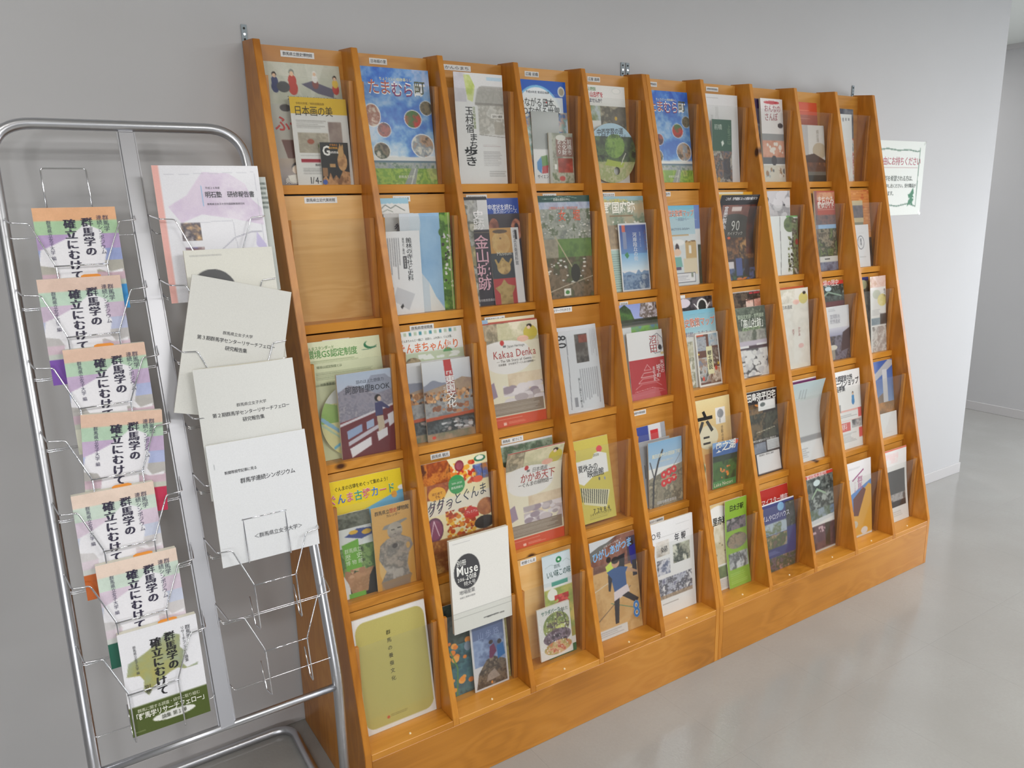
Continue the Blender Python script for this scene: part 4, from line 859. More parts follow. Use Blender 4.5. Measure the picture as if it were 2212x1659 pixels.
L(6,3,.2193,(.2,.311),.05,3,'poster','black and red event sheet with a white ring, behind the light blue map','flyer',
  [('n',('r',0,0,1,.4),['2c2c34','5c545c','141418','8a8288'],5),('e',.3,.06,.16,.05,'dcd4e0'),('e',.74,.11,.13,.085,'f0f0f0'),('e',.74,.11,.095,.068,'1c2426'),('s',[(.55,.08),(.63,.13)],.02,'f0f0f0',1.55),('s',[(.85,.13),(.93,.08)],.02,'f0f0f0',1.55)],bg='24282c')
L(6,3,.2193,(.2,.268),.042,1.8,'leaflet','light blue illustrated history map behind a small local handbook, third row','leaflet',
  [('g',0,0,1,.3,'7cbcd4','b0d4e0'),('r',0,.3,1,1,'dcdcd8'),('n',('r',0,.4,.4,1),['b8b498','d8d4c0','8c8c74','e8e4d8'],9)],
  [('h','歴史散策マップ',.12,.98,.16,'f4f4f4',1.7,.05),('h','歴史散策マップ',.12,.98,.16,'e0744c',1.6,.015),('h','史料館〜みなみへ',.15,.9,.31,'8c7c94')],mat='inkm')
L(6,3,.2193,(.112,.186),.034,0,'booklet','thick white framed handbook with a mosaic of small photos and a cream title strip','booklet',
  [('r',0,0,1,1,'ecebe8'),('r',.06,.03,.95,.96,'6c4438'),('n',('r',.06,.07,.46,.33),['6c7c98','b8bcc4','4c4c50'],6),('n',('r',.56,.03,.95,.26),['8cacc4','c8ccd0','54585c'],6),('r',.06,.03,.36,.06,'e0603c'),('n',('r',.06,.46,.5,.92),['7c8ca8','a8846c','c8ccd0','5c5854'],7),('n',('r',.7,.3,.95,.6),['c8b8a8','5c4840','e0dcd4'],6),('n',('r',.5,.66,.95,.94),['b8805c','dcd4c8','6c4c3c'],8),('r',.42,.26,.68,.78,'e8e4b8'),('e',.2,.85,.05,.04,'d8503c'),('r',.06,.37,.12,.4,'e8c03c'),('e',.78,.68,.05,.04,'d04838'),('e',.9,.6,.04,.03,'d8b83c')],
  [('v','郷土図説',.55,.34,.7,'34302c',1.2,.02)],th=.0048,edge='white',cell=.002)
L(7,3,.2193,(.2,.312),.05,2.4,'leaflet','dark temple lantern photo sheet behind the cocoon basket booklet','leaflet',
  [('n',('r',0,0,1,.5),['3c3028','6c5c4c','241c18','8c7c6c'],6),('r',0,0,1,.012,'e8e4e4'),('r',.7,.02,.98,.04,'b83c48'),('n',('r',.6,.1,1,.24),['d8b0a0','c88c7c','e8ccc0'],5),('s',[(.5,.12),(1,.09)],.02,'2c1c18',1.55),('s',[(.8,.02),(.8,.2)],.02,'2c1c18',1.55)],bg='2c2420')
L(7,3,.2193,(.165,.256),.038,0,'booklet','green grey heritage booklet with a basket of white cocoons','booklet',
  [('n',('r',0,0,1,.55),['4c5c4c','6c7868','3c4a3c','8a9484'],6),('n',('r',.1,.33,1,.5),['8c8c88','b4b4ac','5c6458'],8),('r',0,.48,1,.55,'c4bccc'),('r',0,.55,1,.6,'4c3c48'),('r',.05,.545,.4,.575,'e8e8ec'),('r',.65,.53,.98,.555,'e8e8ec'),('e',.5,.8,.5,.21,'5c5c60'),('c',.06,.61,.96,.98,['dcdcdc','e6e6e6','c8c8cc'],85,.075,.038)],
  [('h','「高山社跡」',.1,1.0,.235,'f0f4ee',1.9,.03),('h','国指定史跡・世界遺産',.1,.95,.13,'c8d8c0',1.2,.01),('h','清温育の学び舎',.2,.8,.31,'b0cc98')],th=.004)
L(8,3,.2193,(.2,.309),.05,1.6,'leaflet','sheet with a thin orange top edge behind the cream silk leaflet, third row','leaflet',[('r',0,0,1,.03,'cc5c30')],bg='e6dfcc')
L(8,3,.2125,(.2,.303),.036,0,'leaflet','cream silk leaflet with faint sketches, third row of the eighth column','leaflet',
  [('r',0,0,1,1,'e3e0d6'),('n',('r',0,0,.6,.18),['c0bca8','e0dcd0','a8a494'],4,.8),('e',.84,.13,.14,.07,'d0c478'),('e',.87,.065,.05,.02,'38302c'),('n',('e',.62,.17,.1,.03),['e4b0a4','ecc8bc'],5),('n',('r',0,.25,1,.95),['e4e2dc','dcd8d0','e8e4dc'],6),('e',.72,.72,.08,.03,'e0b8b4'),('e',.3,.94,.03,.02,'8a8a88')],
  [('h','日本遺産',.2,.5,.22,'6c6c70'),('v','かかあ',.68,.48,.6,'b06868',1.2),('v','天下',.5,.5,.58,'b06868',1.2)],mat='inkm',rowcurl=-.003)
L(9,3,.2193,(.2,.313),.05,2,'leaflet','red bordered photo sheet of silk reeling, third row of the ninth column','leaflet',
  [('r',0,0,1,.05,'cc3c34'),('n',('r',0,.05,1,.3),['3c4444','5c6c68','28302e','94a09c'],6),('e',.5,.1,.1,.03,'c0d8e0'),('s',[(.3,.2),(.5,.14),(.9,.2)],.03,'90a898',1.55),('r',0,.26,1,.4,'6c343c')],
  [('h','製糸場の歴史',.1,.85,.025,'f0dcd8',1.1,.01)])
L(9,3,.2193,(.155,.214),.028,0,'leaflet','white leaflet with a purple tinted tower photo on its lower half','leaflet',
  [('r',0,0,1,1,'e0e1e6'),('l',.15,.05,.5,.1,2,'9aa0a8'),('g',0,.4,1,.6,'d4d4e0','8c8cac'),('n',('r',0,.55,1,1),['5c5464','807c8c','3c343c','a08c80'],5),('p',[(.7,.5),(1,.42),(1,.8),(.6,.85)],'4c4048'),('e',.28,.76,.18,.05,'d8d4c8'),('r',.2,.8,.36,.98,'9c9488')],
  [('h','富岡製糸',.2,.62,.19,'a8a8b4',1.4),('h','世界遺産',.2,.62,.28,'a8a8b4',1.2)],mat='inkm')
L(10,3,.145,(.13,.314),.055,1.6,'leaflet','dark grey leaflet with a blue cap, left of the food leaflet','leaflet',
  [('r',0,0,1,.06,'2c3474'),('n',('r',0,.05,1,1),['6c6c64','8c887c','4c4c48'],6),('e',.7,.1,.2,.06,'c8cca8')])
L(10,3,.2193,(.108,.314),.034,0,'leaflet','glossy food leaflet with pink and yellow dishes, last column','leaflet',
  [('n',('r',0,0,1,.15),['d8b8ac','e4ccc4','c8a088','e8dcc8'],5),('e',.4,.24,.25,.06,'c4c8b8'),('n',('e',.75,.32,.3,.08),['e0d080','e8dca0','d0bc60'],4),('l',.1,.44,.7,.52,5,'9a9ca0'),('n',('r',.05,.55,.6,.64),['6c7c88','a0b0b8'],4),('n',('r',.6,.5,1,.64),['3c3838','6c5c58'],5),('n',('r',.1,.66,1,1),['c8c4c0','a89c98','dcd8d4','8c8480'],6)],[('v','食べる',.9,.17,.28,'5c3c48',1,.01)],bg='e2e0de')
# ---- fourth row
L(1,4,.2193,A4,.05,3,'flyer','yellow burial mound card flyer with colourful rounded title, fourth row','flyer',
  [('r',0,0,1,.36,'ecd22c'),('p',[(0,.28),(.35,.31),(.6,.26),(1,.18),(1,.42),(0,.42)],'6cb4dc'),('e',.3,.33,.18,.045,'eef0f0'),('r',0,.3,.12,.42,'e0885c',.8),('e',.87,.22,.04,.03,'e0a048'),('e',.99,.17,.06,.02,'f0f4f8'),('r',.6,.31,.8,.34,'2c5cb4')],
  [('h','ぐんまの古墳をめぐって集めよう！',.09,.84,.07,'38381c',1.5,.01),*[('h',ch,.0+.112*i,.105+.112*i,.155,'f8f6ec',1.5,.06) for i,ch in enumerate('ぐんま古墳カード')],*[('h',ch,.0+.112*i,.105+.112*i,.155,cl,1.5,.022) for i,(ch,cl) in enumerate(zip('ぐんま古墳カード',['d8688c','3c6cc0','d86c8c','38a078','d85c7c','3c78c8','d86c6c','38a068']))],('h','古墳カードをもらおう',.18,.45,.33,'6a7078')],bg='ecd22c')
L(1,4,.112,(.1,.224),.03,1.4,'leaflet','green and photo museum leaflet with two golden ornaments on blue','leaflet',
  [('n',('r',0,0,1,.2),['5c6058','7c8074','44483c'],8),('r',0,.18,1,.4,'d8dcdc'),('p',[(.25,.27),(.6,.2),(1,.22),(1,.3),(.7,.33)],'3c4c8c'),('e',.5,.235,.12,.025,'d8ac3c'),('e',.85,.26,.13,.03,'d8ac3c'),('r',.72,.36,1,.5,'dce4e4'),('r',.72,.43,1,.46,'64b494'),('n',('r',0,.4,1,.72),['5c7c4c','4c6c3c','88a864','3c5034'],7),('p',[(.15,.36),(.6,.32),(.62,.66),(.22,.7)],'6cac3c'),('r',.25,.7,1,1,'181818'),('n',('p',[(.12,.72),(.95,.68),(.8,.78),(.72,.95),(.3,.98),(.22,.82)]),['b88c68','9c7450','d0a884'],6),('c',.15,.66,.7,.76,['a87c5c','c8a080'],12,.08,.03),('r',.2,.94,.65,1,'6cac3c')],
  [('h','群馬県立',.2,.66,.44,'d8e8c8',1.3),('h','歴　史',.2,.66,.51,'d8e8c8',1.1),('h','博 物 館',.2,.66,.58,'d8e8c8',1.1)])
L(1,4,.2193,(.112,.229),.014,0,'leaflet','orange calendar leaflet with a grey clay figure in a flat hat','leaflet',
  [('g',0,0,1,1,'d4a868','c88c30'),('n',('r',0,0,1,1),['cc9c50','d8ac64'],4,.4),('e',.45,.74,.36,.25,'e4d8bc',.35),
   ('p',[(.3,.24),(.85,.2),(.88,.22),(.6,.27),(.42,.29),(.24,.28)],'8c8a86'),('n',('e',.55,.32,.19,.1),['9c948c','b0a89c','847c78'],4),('r',.46,.3,.54,.31,'2c2828'),('r',.62,.29,.7,.3,'2c2828'),('r',.5,.36,.58,.365,'4c4440'),
   ('n',('p',[(.34,.4),(.7,.39),(.92,.45),(.98,.54),(.86,.62),(.8,.74),(.84,.86),(.9,.9),(.6,.97),(.24,.95),(.12,.9),(.26,.78),(.1,.62),(.16,.46)]),['8c8480','a89c90','74706c','b0a8a0'],6),('e',.85,.53,.05,.04,'c8a060'),('e',.52,.5,.07,.03,'4c4848'),('p',[(.1,.9),(.9,.88),(.8,1),(.2,1)],'94795c'),('r',.12,.93,.85,1,'8c7868',.6)],
  [('h','群馬県立',.08,.45,.075,'3c342c',1.4,.01),('h','歴史',.45,.64,.072,'b83c34',1.4,.01),('h','博物館',.64,.95,.068,'3c342c',1.4,.01),('h','カレンダー',.36,.72,.125,'5c4c3c',1.1)])
L(2,4,.2193,(.206,.312),.03,0,'booklet','autumn tourism magazine with maple leaves and large brushed title','booklet',
  [('r',0,0,1,1,'efe4b8'),('n',('p',[(0,.0),(.38,.0),(.46,.1),(.4,.24),(.3,.33),(0,.33)]),['b85c20','8c3c14','d88430','5c2c14'],7),('n',('r',.76,.1,1,.24),['8ca4d8','5c6ca8','c87c3c','2c2828'],5),('r',.78,.1,.79,.24,'2c2828'),('r',.9,.1,.91,.24,'2c2828'),('c',.42,.05,.8,.26,['c8341c','e88428','d85c20','f0b03c'],70,.03,.018),('e',.56,.08,.07,.05,'8c2c40'),('n',('e',.56,.08,.05,.035),['b85c6c','6c2838'],4),('e',.88,.05,.09,.03,'2c7858'),('e',.88,.045,.06,.02,'f0f0e0'),
   ('e',.5,.24,.125,.085,'3c9c58'),('e',.83,.235,.075,.03,'e85c38'),('e',.2,.29,.13,.065,'eca82c'),('r',0,.34,1,.48,'e8e2dc',.7),('c',.3,.46,.75,.7,['e08c2c','c8501c','f0bc44','a83c18'],90,.03,.016),('e',.12,.6,.13,.11,'6c3c58'),('e',.12,.6,.11,.09,'8c4c6c'),('s',[(.06,.66),(.12,.52),(.18,.66)],.012,'e4c8d8',1.5),('p',[(.58,.5),(.66,.46),(.8,.5),(.8,.57),(.68,.58),(.58,.55)],'cc3430'),('n',('e',.92,.5,.14,.08),['a8643c','c88450','7c3c28'],5),('e',.88,.64,.16,.06,'2c2a2c'),('n',('r',0,.7,1,1),['c88c3c','8c4c20','e0b060'],6)],
  [('h','ググっとぐんま',.04,.96,.4,'2c3a50',1.75,.0,.12),('h','ググっ',.04,.42,.425,'5a3c58',1.75,.0,.12),('h','群馬県観光',.41,.59,.265,'d8f0d8',1.1,.01),('h','2019-2020',.42,.58,.225,'d8f0d8',1.1,.01),('h','はじめて',.12,.28,.28,'7c3c10',1.1,.01),('h','でも',.16,.24,.31,'7c3c10',1.1,.01),('h','プレミアム',.6,.78,.515,'f8dcd4',1.1,.01)])
L(3,4,.2193,(.2,.31),.055,2.4,'leaflet','green and white photo sheet behind the curled silk leaflet, fourth row','leaflet',
  [('r',0,0,1,.02,'e4e4e4'),('n',('r',0,.02,1,.4),['7c9078','a4b4a0','5c705c','8c8c84'],5)],curl=.008)
L(3,4,.2193,(.2,.304),.05,0,'leaflet','curled cream silk heritage leaflet titled in Japanese with an orange base band','leaflet',SILK_OPS,
  [('h','日本遺産',.46,.74,.235,'6c6c6c',1.3),('h','かかあ天下',.26,.88,.305,'b4403c',1.5,.008),('h','ーぐんまの絹物語ー',.22,.84,.375,'55504c',1.3)],curl=.055,bow=-.006)
L(4,4,.176,(.15,.262),.05,0,'flyer','mustard summer cinema flyer with a white card and piano keys, propped a little high','flyer',
  [('r',0,0,1,1,'cbbd58'),('e',.74,.15,.075,.04,'d8404c'),('p',[(.54,.24),(.6,.19),(.72,.18),(.82,.2),(.92,.22),(.92,.27),(.58,.28)],'e6e6e2'),('p',[(.08,.25),(.92,.24),(.92,.44),(.5,.46),(.25,.54),(.12,.5)],'e6e6e6'),('p',[(.16,.56),(.9,.66),(.76,.86),(.2,.76)],'d8d4b4'),*[('p',[(.16+.055*i,.56+.008*i),(.185+.055*i,.563+.008*i),(.17+.05*i,.73+.008*i),(.15+.05*i,.727+.008*i)],'2c3030') for i in range(13)],('e',.66,.5,.02,.02,'4c4c58'),('e',.8,.51,.02,.02,'8c90a8'),('l',.3,.93,.9,.97,2,'8a804c')],
  [('h','夏休みの',.14,.66,.34,'24242c',1.3,.015),('h','映画館',.36,.8,.42,'24242c',1.3,.015),('h','2020',.56,.72,.21,'5c5c3c'),('h','7.29 8.4',.4,.85,.87,'54502c',1.2),('h','シネマテークたかさき',.3,.88,.91,'54502c')],z=.014,mat='inkm')
L(5,4,.19,(.15,.268),.045,3,'leaflet','blue and white sheet with a red square at the back of the fourth row pocket','leaflet',
  [('r',0,0,.5,1,'3c4c9c'),('r',.5,0,.86,1,'dcdde2'),('r',.86,0,1,1,'a8acb4'),('r',.55,.07,.78,.24,'cc3038')],rot=-.02)
L(5,4,.19,(.15,.222),.032,1.9,'booklet','grey sheaf of stapled sheets with a black mark, behind the red rings booklet','booklet',
  [('r',0,0,1,1,'a8aab0'),('r',.2,.35,.22,.55,'24242c')],bg='a8aab0',th=.004)
L(5,4,.2193,(.15,.222),.016,0,'booklet','booklet with six red rings over a stone wall and blue sky','booklet',
  [('g',0,0,1,.4,'84b4dc','b4c8dc'),('n',('p',[(0,.55),(.3,.5),(.5,.45),(1,.4),(1,1),(0,1)]),['8c8474','a09884','6c685c','b4a890'],9),('s',[(.1,1),(.14,.6),(.3,.3),(.42,.15)],.05,'3c3c40',1.47),('s',[(.16,.55),(.05,.3)],.03,'4c4c54',1.47),('s',[(.7,.45),(.9,.3),(1,.2)],.01,'6c645c',1.47),
   *[x for i in range(3) for j in range(2) for x in (('e',.44+.15*i,.53-.025*i+.13*j,.085,.055,'d83038'),('e',.44+.15*i,.53-.025*i+.13*j,.03,.02,'c8b8a8'))],('r',.35,.59,.85,.6,'c8b088')],
  [('h','真田氏時代の沼田城下町',.1,.96,.22,'f0ecd4',1.4,.03),('h','〜真田氏と街あるき〜',.3,.75,.31,'ece8d8'),('h','沼田市教育委員会',.2,.8,.94,'dcdce0')],th=.0045)
L(6,4,.2193,(.195,.318),.045,1.8,'flyer','peach poster with two thick black brush characters','flyer',
  [('g',0,0,1,.7,'e8d8a4','dca860'),('e',.4,.42,.25,.13,'e4dcc0'),('r',.62,.12,.86,.3,'e9e8e6'),('n',('e',.74,.19,.08,.05),['8c9094','c8ccd0'],5),('n',('p',[(0,.62),(.2,.6),(.28,.75),(.2,1),(0,1)]),['4c6c4c','6c8c5c','34503c'],5),('n',('r',.28,.6,1,1),['c88440','b0703c'],3)],
  [('h','六',.15,.53,.25,'181614',1.0,.08),('h','二',.27,.44,.45,'282420',1.0,.12),('v','合歓の花',.76,.32,.5,'6c5c44',.8),('v','南牧',.72,.24,.29,'8c8c8c',1)],bg='e8d8a4')
L(6,4,.213,(.118,.166),.004,0,'leaflet','bent green lake leaflet with blue mountain and English lettering at its foot','leaflet',
  [('g',0,0,1,.2,'7ca4d8','90b4dc'),('w',.14,.12,2.5,'3c64a4',.5),('n',('r',0,.3,1,.45),['24342c','34482c'],5),('n',('r',0,.42,1,.86),['3c5c30','4c7438','2c4424'],5),('r',0,.84,1,1,'4c8c4c'),('c',.3,.55,.75,.82,['e89838','e0803c'],12,.04,.03),('e',.9,.06,.1,.05,'e05c48')],
  [('h','奥之湖',.1,.9,.12,'f0f0ec',1.3,.04,.06),('h','Lake Nozori',.05,.85,.92,'f0ecd0',1.2)],twist=-.01,z=.002)
L(7,4,.2193,(.2,.311),.05,0,'booklet','black silk farmhouse booklet with a bold white title and blank white panel','booklet',
  [('r',0,0,1,1,'221c22'),('r',0,0,1,.01,'c8ccc0'),('n',('r',0,.16,.6,.3),['4c3c28','8c6c44','2c2420'],5),('s',[(.4,.17),(.55,.2)],.02,'e88c3c',1.5),('r',.48,.13,.94,.25,'e0e2e2'),('e',.6,.18,.07,.025,'6c7474'),('n',('r',0,.28,1,.58),['343830','4c5044','242822','6c5c44'],7),('s',[(.4,.5),(.9,.47)],.01,'c8c0a8',1.5),('n',('r',.3,.62,.62,.74),['6c7484','8c94a4','3c4048'],4),('r',.64,.61,.98,.73,'c8ccd0'),('l',.66,.63,.96,.72,5,'7c8088'),('r',.34,.75,.96,.98,'e3e3e6'),('n',('r',0,.86,.3,1),['6c8cb0','3c4450'],4),('e',.08,.75,.12,.05,'e8e8ec')],
  [('h','二 田島弥平旧宅',.0,.96,.075,'ecece8',1.5,.04),('h','江戸時代の蚕室のモデルに選ばれた',.2,.92,.595,'e0e0dc',1.0,.01),('h','周辺案内　見学のご案内',.4,.8,.77,'4c4c50')],curl=.0,bow=.006)
L(8,4,.2193,(.2,.313),.05,2.6,'leaflet','sheet with a purple curve and white top peeping out behind a pale leaflet','leaflet',
  [('r',0,.02,1,.05,'6c2c68'),('r',0,0,1,.02,'f0f0f0')],bg='e8e8ea')
L(8,4,.2193,(.2,.314),.05,0,'leaflet','pale teal bent leaflet with a grey band near its foot','leaflet',
  [('g',0,0,1,.25,'b4c8cc','c4cccc'),('r',0,.25,1,.7,'cccfd2'),('v',.3,.1,.55,.24,3,'8c9498',.6),('l',.05,.3,.2,.65,12,'9aa0a4',.5),('r',0,.7,1,.765,'96989c'),('r',0,.765,1,1,'dddfe2'),('l',.1,.84,.6,.96,5,'7c8088',.6)],bg='cccfd2',curl=.03,bow=.012,mat='inkm')
L(9,4,.2193,(.2,.316),.045,0,'flyer','white workshop flyer with a figure in blue and pink information boxes','flyer',
  [('r',0,.5,1,.52,'e8b0a8'),('r',.88,.5,1,.62,'dc5c5c'),('l',.2,.56,.85,.6,2,'5c5c64'),('r',0,.63,1,.64,'e8c8c4'),('r',.0,.66,.62,.77,'dc6864'),('n',('r',.66,.64,1,.74),['8c8c90','c0c0c4','5c5c60'],6),('r',.88,.76,1,.88,'dc5c5c'),('l',.15,.8,.8,.92,7,'7c8086'),('n',('r',.1,.42,.34,.52),['8c8888','b4b0ac'],4),*person(.74,.32,.16,'3c8cc8','3c84c0')],
  [('h','国の調理室の編',.1,.75,.09,'2c2c34',1.6,.03),('h','ワークショップ',.1,.95,.15,'2c2c34',1.5,.03),('h','作品募集',.1,.5,.22,'2c2c34',1.4,.03),('h','無料',.26,.5,.71,'f4dcdc',1.2,.02)],bg='e6e6e6',mat='inkm')
L(10,4,.2193,(.195,.32),.05,1.8,'poster','modern building photo flyer with diagonal beams against a blue sky','flyer',
  [('g',0,0,1,.6,'3c58a0','8ca4c8'),('p',[(0,.35),(0,.28),(.85,.0),(1,.02),(1,.08)],'b0b0b4'),('r',.22,.15,.36,.75,'b8bcc4'),('r',.62,.12,.78,.7,'c8c8cc'),('n',('p',[(.3,.5),(.62,.42),(.62,.62),(.3,.68)]),['7c7064','94847c','5c5450'],4),('n',('r',0,.55,1,1),['c88c50','8c6c48','a88868'],4),('r',0,.2,.2,1,'9cb0c0',.5)])
L(10,4,.212,(.116,.103),.014,0,'card','small plain white card in front of the modern building flyer','card',[('l',.3,.8,.8,.86,1,'c8c8c8')],bg='e4e5e6',mat='inkm')
# ---- bottom row
L(1,5,.2193,(.205,.312),.045,0,'booklet','white booklet with a big rounded olive green panel and vertical title','booklet',
  [('r',0,0,1,1,'e6e4e2'),('r',.03,.12,.97,.9,'bdb368'),('r',.14,.04,.86,.96,'bdb368'),('e',.15,.13,.12,.09,'bdb368'),('e',.85,.13,.12,.09,'bdb368'),('e',.15,.88,.12,.08,'bdb368'),('e',.85,.88,.12,.08,'bdb368'),('e',.33,.9,.022,.012,'c85c3c'),('l',.36,.885,.68,.91,2,'6c6434')],
  [('v','群馬の養蚕文化',.46,.15,.62,'2c2c20',.62,.0,.62)],bg='e6e4e2',th=.004)
L(2,5,.2,(.183,.268),.03,3,'booklet','teal picture sheet with orange lilies, low behind the mountain walkers leaflet','leaflet',
  [('r',0,0,1,1,'3c5c6c'),('n',('r',0,0,1,.45),['2c3830','4c5c58','1c2422'],5),('n',('r',0,.45,1,1),['3c6474','4c7c84','2c4c58','4c6c48'],5),('c',.05,.4,.5,.95,['f09838','e8842c','f0a850'],16,.05,.03),('s',[(.1,.5),(.2,.7),(.15,1)],.02,'5c8c44',1.4),('e',.4,.5,.06,.05,'8c9cb0')])
L(2,5,.2193,(.05,.262),.03,2.2,'leaflet','thin olive sheet at the right edge behind the mountain walkers leaflet','leaflet',[('n',('r',0,0,1,1),['a89c5c','c4b87c','8c844c'],8)])
L(2,5,.205,(.113,.198),.022,0,'leaflet','mountain leaflet with two seated hikers in purple and blue jackets','leaflet',
  [('r',0,0,1,1,'d4d4d8'),('g',.06,.02,.95,.35,'5c6c94','6c7ca4'),('n',('r',.06,.25,.95,.65),['7c90b8','94a8cc','5c6c94'],4),('n',('p',[(.06,.97),(.15,.75),(.4,.58),(.6,.55),(.95,.66),(.95,.97)]),['5c4c40','7c6c5c','3c3430','8c7c6c'],8),('p',[(.52,.4),(.64,.37),(.7,.5),(.56,.58),(.48,.56)],'6c2c54'),('e',.56,.34,.06,.03,'3c2c2c'),('p',[(.72,.42),(.9,.4),(.94,.58),(.72,.62)],'2c6cac'),('e',.8,.37,.06,.035,'3c3434'),('p',[(.4,.8),(.6,.74),(.75,.88),(.35,.9)],'a89c94',.8),('e',.5,.93,.03,.02,'e08c3c')],
  [('h','山 歩 路',.2,.82,.2,'8c9cc4',1.6)],cell=.002)
L(2,5,.2193,B5,.012,0,'book','thick white journal with a dark grey circle, standing high in the bottom row pocket','book',
  [('e',.27,.36,.215,.185,'47474a'),('l',.06,.045,.38,.055,1,'55555c'),('r',0,.775,1,.779,'9a9a98'),('r',0,.83,1,.834,'9a9a98'),('l',.5,.91,.86,.93,1,'2c2c30',.9)],
  [('h','別冊',.1,.26,.255,'ecece8',1.35,.01),('h','Muse',.09,.46,.335,'f4f4f0',1.5,.03),('h','2016-',.1,.24,.43,'ecece8',1.4,.01),('h','2018',.24,.42,.42,'f4f4f0',1.5,.02),('h','特大号',.2,.4,.485,'ecece8',1.2),('h','地場産業',.12,.38,.57,'77777a',1.2),('h','伝統と革新の軌跡',.12,.38,.625,'8a8a8c'),('h','群馬データバンク博物館',.56,.86,.92,'2c2c30')],
  z=.2005,bg='e8e7e2',th=.011,edge='pages',mat='inkm',yoff=-.0015)
L(3,5,.2085,(.103,.322),.034,2,'leaflet','slim pale blue food leaflet with a green emblem and strawberries','leaflet',
  [('g',0,0,1,.3,'c8d8e0','d4dce0'),('r',0,0,1,.006,'2c7c5c'),('e',.58,.07,.1,.03,'2c8450'),('e',.58,.07,.04,.012,'e4f0e4'),('s',[(.1,.12),(.3,.1),(.45,.12)],.012,'9cb0b0',3),('s',[(.7,.1),(.85,.08),(.98,.11)],.012,'9cb0b0',3),('r',.28,.27,.85,.31,'4c9c8c'),('n',('r',0,.33,1,.55),['8c9c4c','a8b05c','c8c068','6c8440'],6),('e',.28,.385,.17,.055,'ecece4'),('c',.35,.4,.85,.5,['c83430','b02c2c','d8504c'],40,.06,.018),('n',('r',0,.5,1,.85),['d8c46c','8ca058','c89c44'],6),('r',0,.92,1,1,'2c6c48')],
  [('h','群馬',.4,.62,.125,'7c8c8c',1.3),('h','いい味この味',.12,.98,.19,'4c6c68',2.2,.01)],cell=.002)
L(3,5,.187,(.118,.158),.022,0,'leaflet','thick white park leaflet with a sketch of a blossoming tree, in clear wrap','leaflet',
  [('r',0,0,1,1,'dcdcda'),('n',('e',.55,.4,.4,.26),['6c7c4c','a8b468','4c4048','c8d080'],9),('n',('e',.55,.62,.42,.15),['5c4c58','8c7c8c','3c3440'],10),('n',('e',.55,.82,.42,.13),['c87c54','a89c5c','d8b890','b8604c'],8),('s',[(.75,.1),(.85,.4),(.82,.75)],.02,'4c4440',1.35),('c',.05,.2,.95,.95,['f6f6f6','ececf0'],70,.012,.01)],  # scattered pale specks paint lamp sparkle on the plastic wrap into the cover
  [('h','サラダパーク',.12,.7,.1,'2c6c5c',1.6,.02),('h','ぬまた',.66,.95,.13,'3c5c4c',1.2)],th=.006,z=.012,cell=.0018)
L(4,5,.2193,(.183,.316),.05,0,'booklet','sports magazine with a woman in a blue shirt playing on a gym floor','booklet',
  [('n',('r',0,0,1,.35),['7c5444','94685c','6a4438'],5),('p',[(0,.0),(.6,.0),(.2,.08),(0,.1)],'c8ccd0'),('p',[(0,.1),(.2,.06),(.55,.03),(.2,.12),(0,.2)],'6c6c68'),('r',.8,.05,1,.3,'4c4454'),('n',('r',0,.32,1,1),['c89c60','d4ac74','b88c50'],4),('s',[(0,.5),(1,.34)],.01,'dcd8cc',1.7),('s',[(.05,.8),(.8,.55)],.015,'6c5848',1.7),('s',[(.35,.66),(1,.82)],.012,'4c8464',1.7),
   ('p',[(.3,.28),(.45,.24),(.48,.36),(.34,.38)],'c8dc5c'),('e',.38,.22,.05,.03,'2c2424'),('p',[(.52,.22),(.74,.2),(.7,.38),(.5,.38)],'24242c'),('p',[(.84,.14),(.98,.14),(.98,.32),(.86,.34)],'34348c'),('r',.88,.3,.98,.46,'2c2a38'),('e',.9,.12,.05,.03,'2c2424'),
   ('e',.52,.27,.085,.05,'c89c80'),('e',.52,.245,.085,.035,'2c2424'),('p',[(.32,.34),(.45,.32),(.62,.32),(.78,.35),(.72,.4),(.72,.54),(.45,.58),(.4,.42)],'3c5c90'),('p',[(.78,.35),(1,.42),(1,.44),(.74,.39)],'c8a080'),('p',[(.34,.36),(.42,.42),(.36,.54),(.32,.53)],'2c2c38'),('p',[(.43,.56),(.74,.52),(.78,.6),(.42,.66)],'dcd0d4'),('p',[(.42,.65),(.54,.63),(.48,.88),(.4,.88)],'28242c'),('p',[(.6,.62),(.74,.6),(.96,.7),(.9,.74)],'28242c'),('r',.0,.9,.66,1,'d8d8d8'),('l',.05,.92,.6,.98,3,'8a8a90')],
  [('h','ひがしあがつま',.04,.92,.16,'eaf4fa',1.6,.06,.12),('h','ひがしあがつま',.04,.92,.16,'4c9cdc',1.6,.02,.12),('h','広報スポーツを通じて',.3,.7,.08,'d8d0cc',1.0,.0,.15),('h','8',.8,.98,.8,'f0f6fa',1.9,.06),('h','8',.8,.98,.8,'3c84cc',1.8,.02)])
L(5,5,.212,(.19,.32),.034,0,'book','white annual report with grey group photos on its cover, bottom row','book',
  [('l',.6,.07,.95,.08,1,'777777'),('r',0,.16,.9,.163,'b0b0b0'),('n',('r',.12,.2,.42,.36),['cfc8c0','e0dcd6','a89c90'],5),('n',('r',.5,.28,.9,.48),['c8ccb8','9c9c8c','3c4440','dcdccc'],8),('n',('r',.12,.4,.42,.56),['b8c0d4','5c6480','e0e0e8','3c3c48'],6),('n',('r',.14,.6,.92,.82),['7c7c94','c8ccd8','4c4c58','e0e0e4'],14),('r',.14,.78,.92,.82,'a88c6c',.7),('l',.2,.87,.7,.89,1,'555555')],
  [('h','○号',.02,.24,.13,'3c3c40',1.2),('h','年 報',.55,.82,.21,'2c2c34',1.5,.02),('v','婦',.3,.26,.33,'3c3c40',1.3)],bg='e7e7e8',th=.006,mat='inkm')
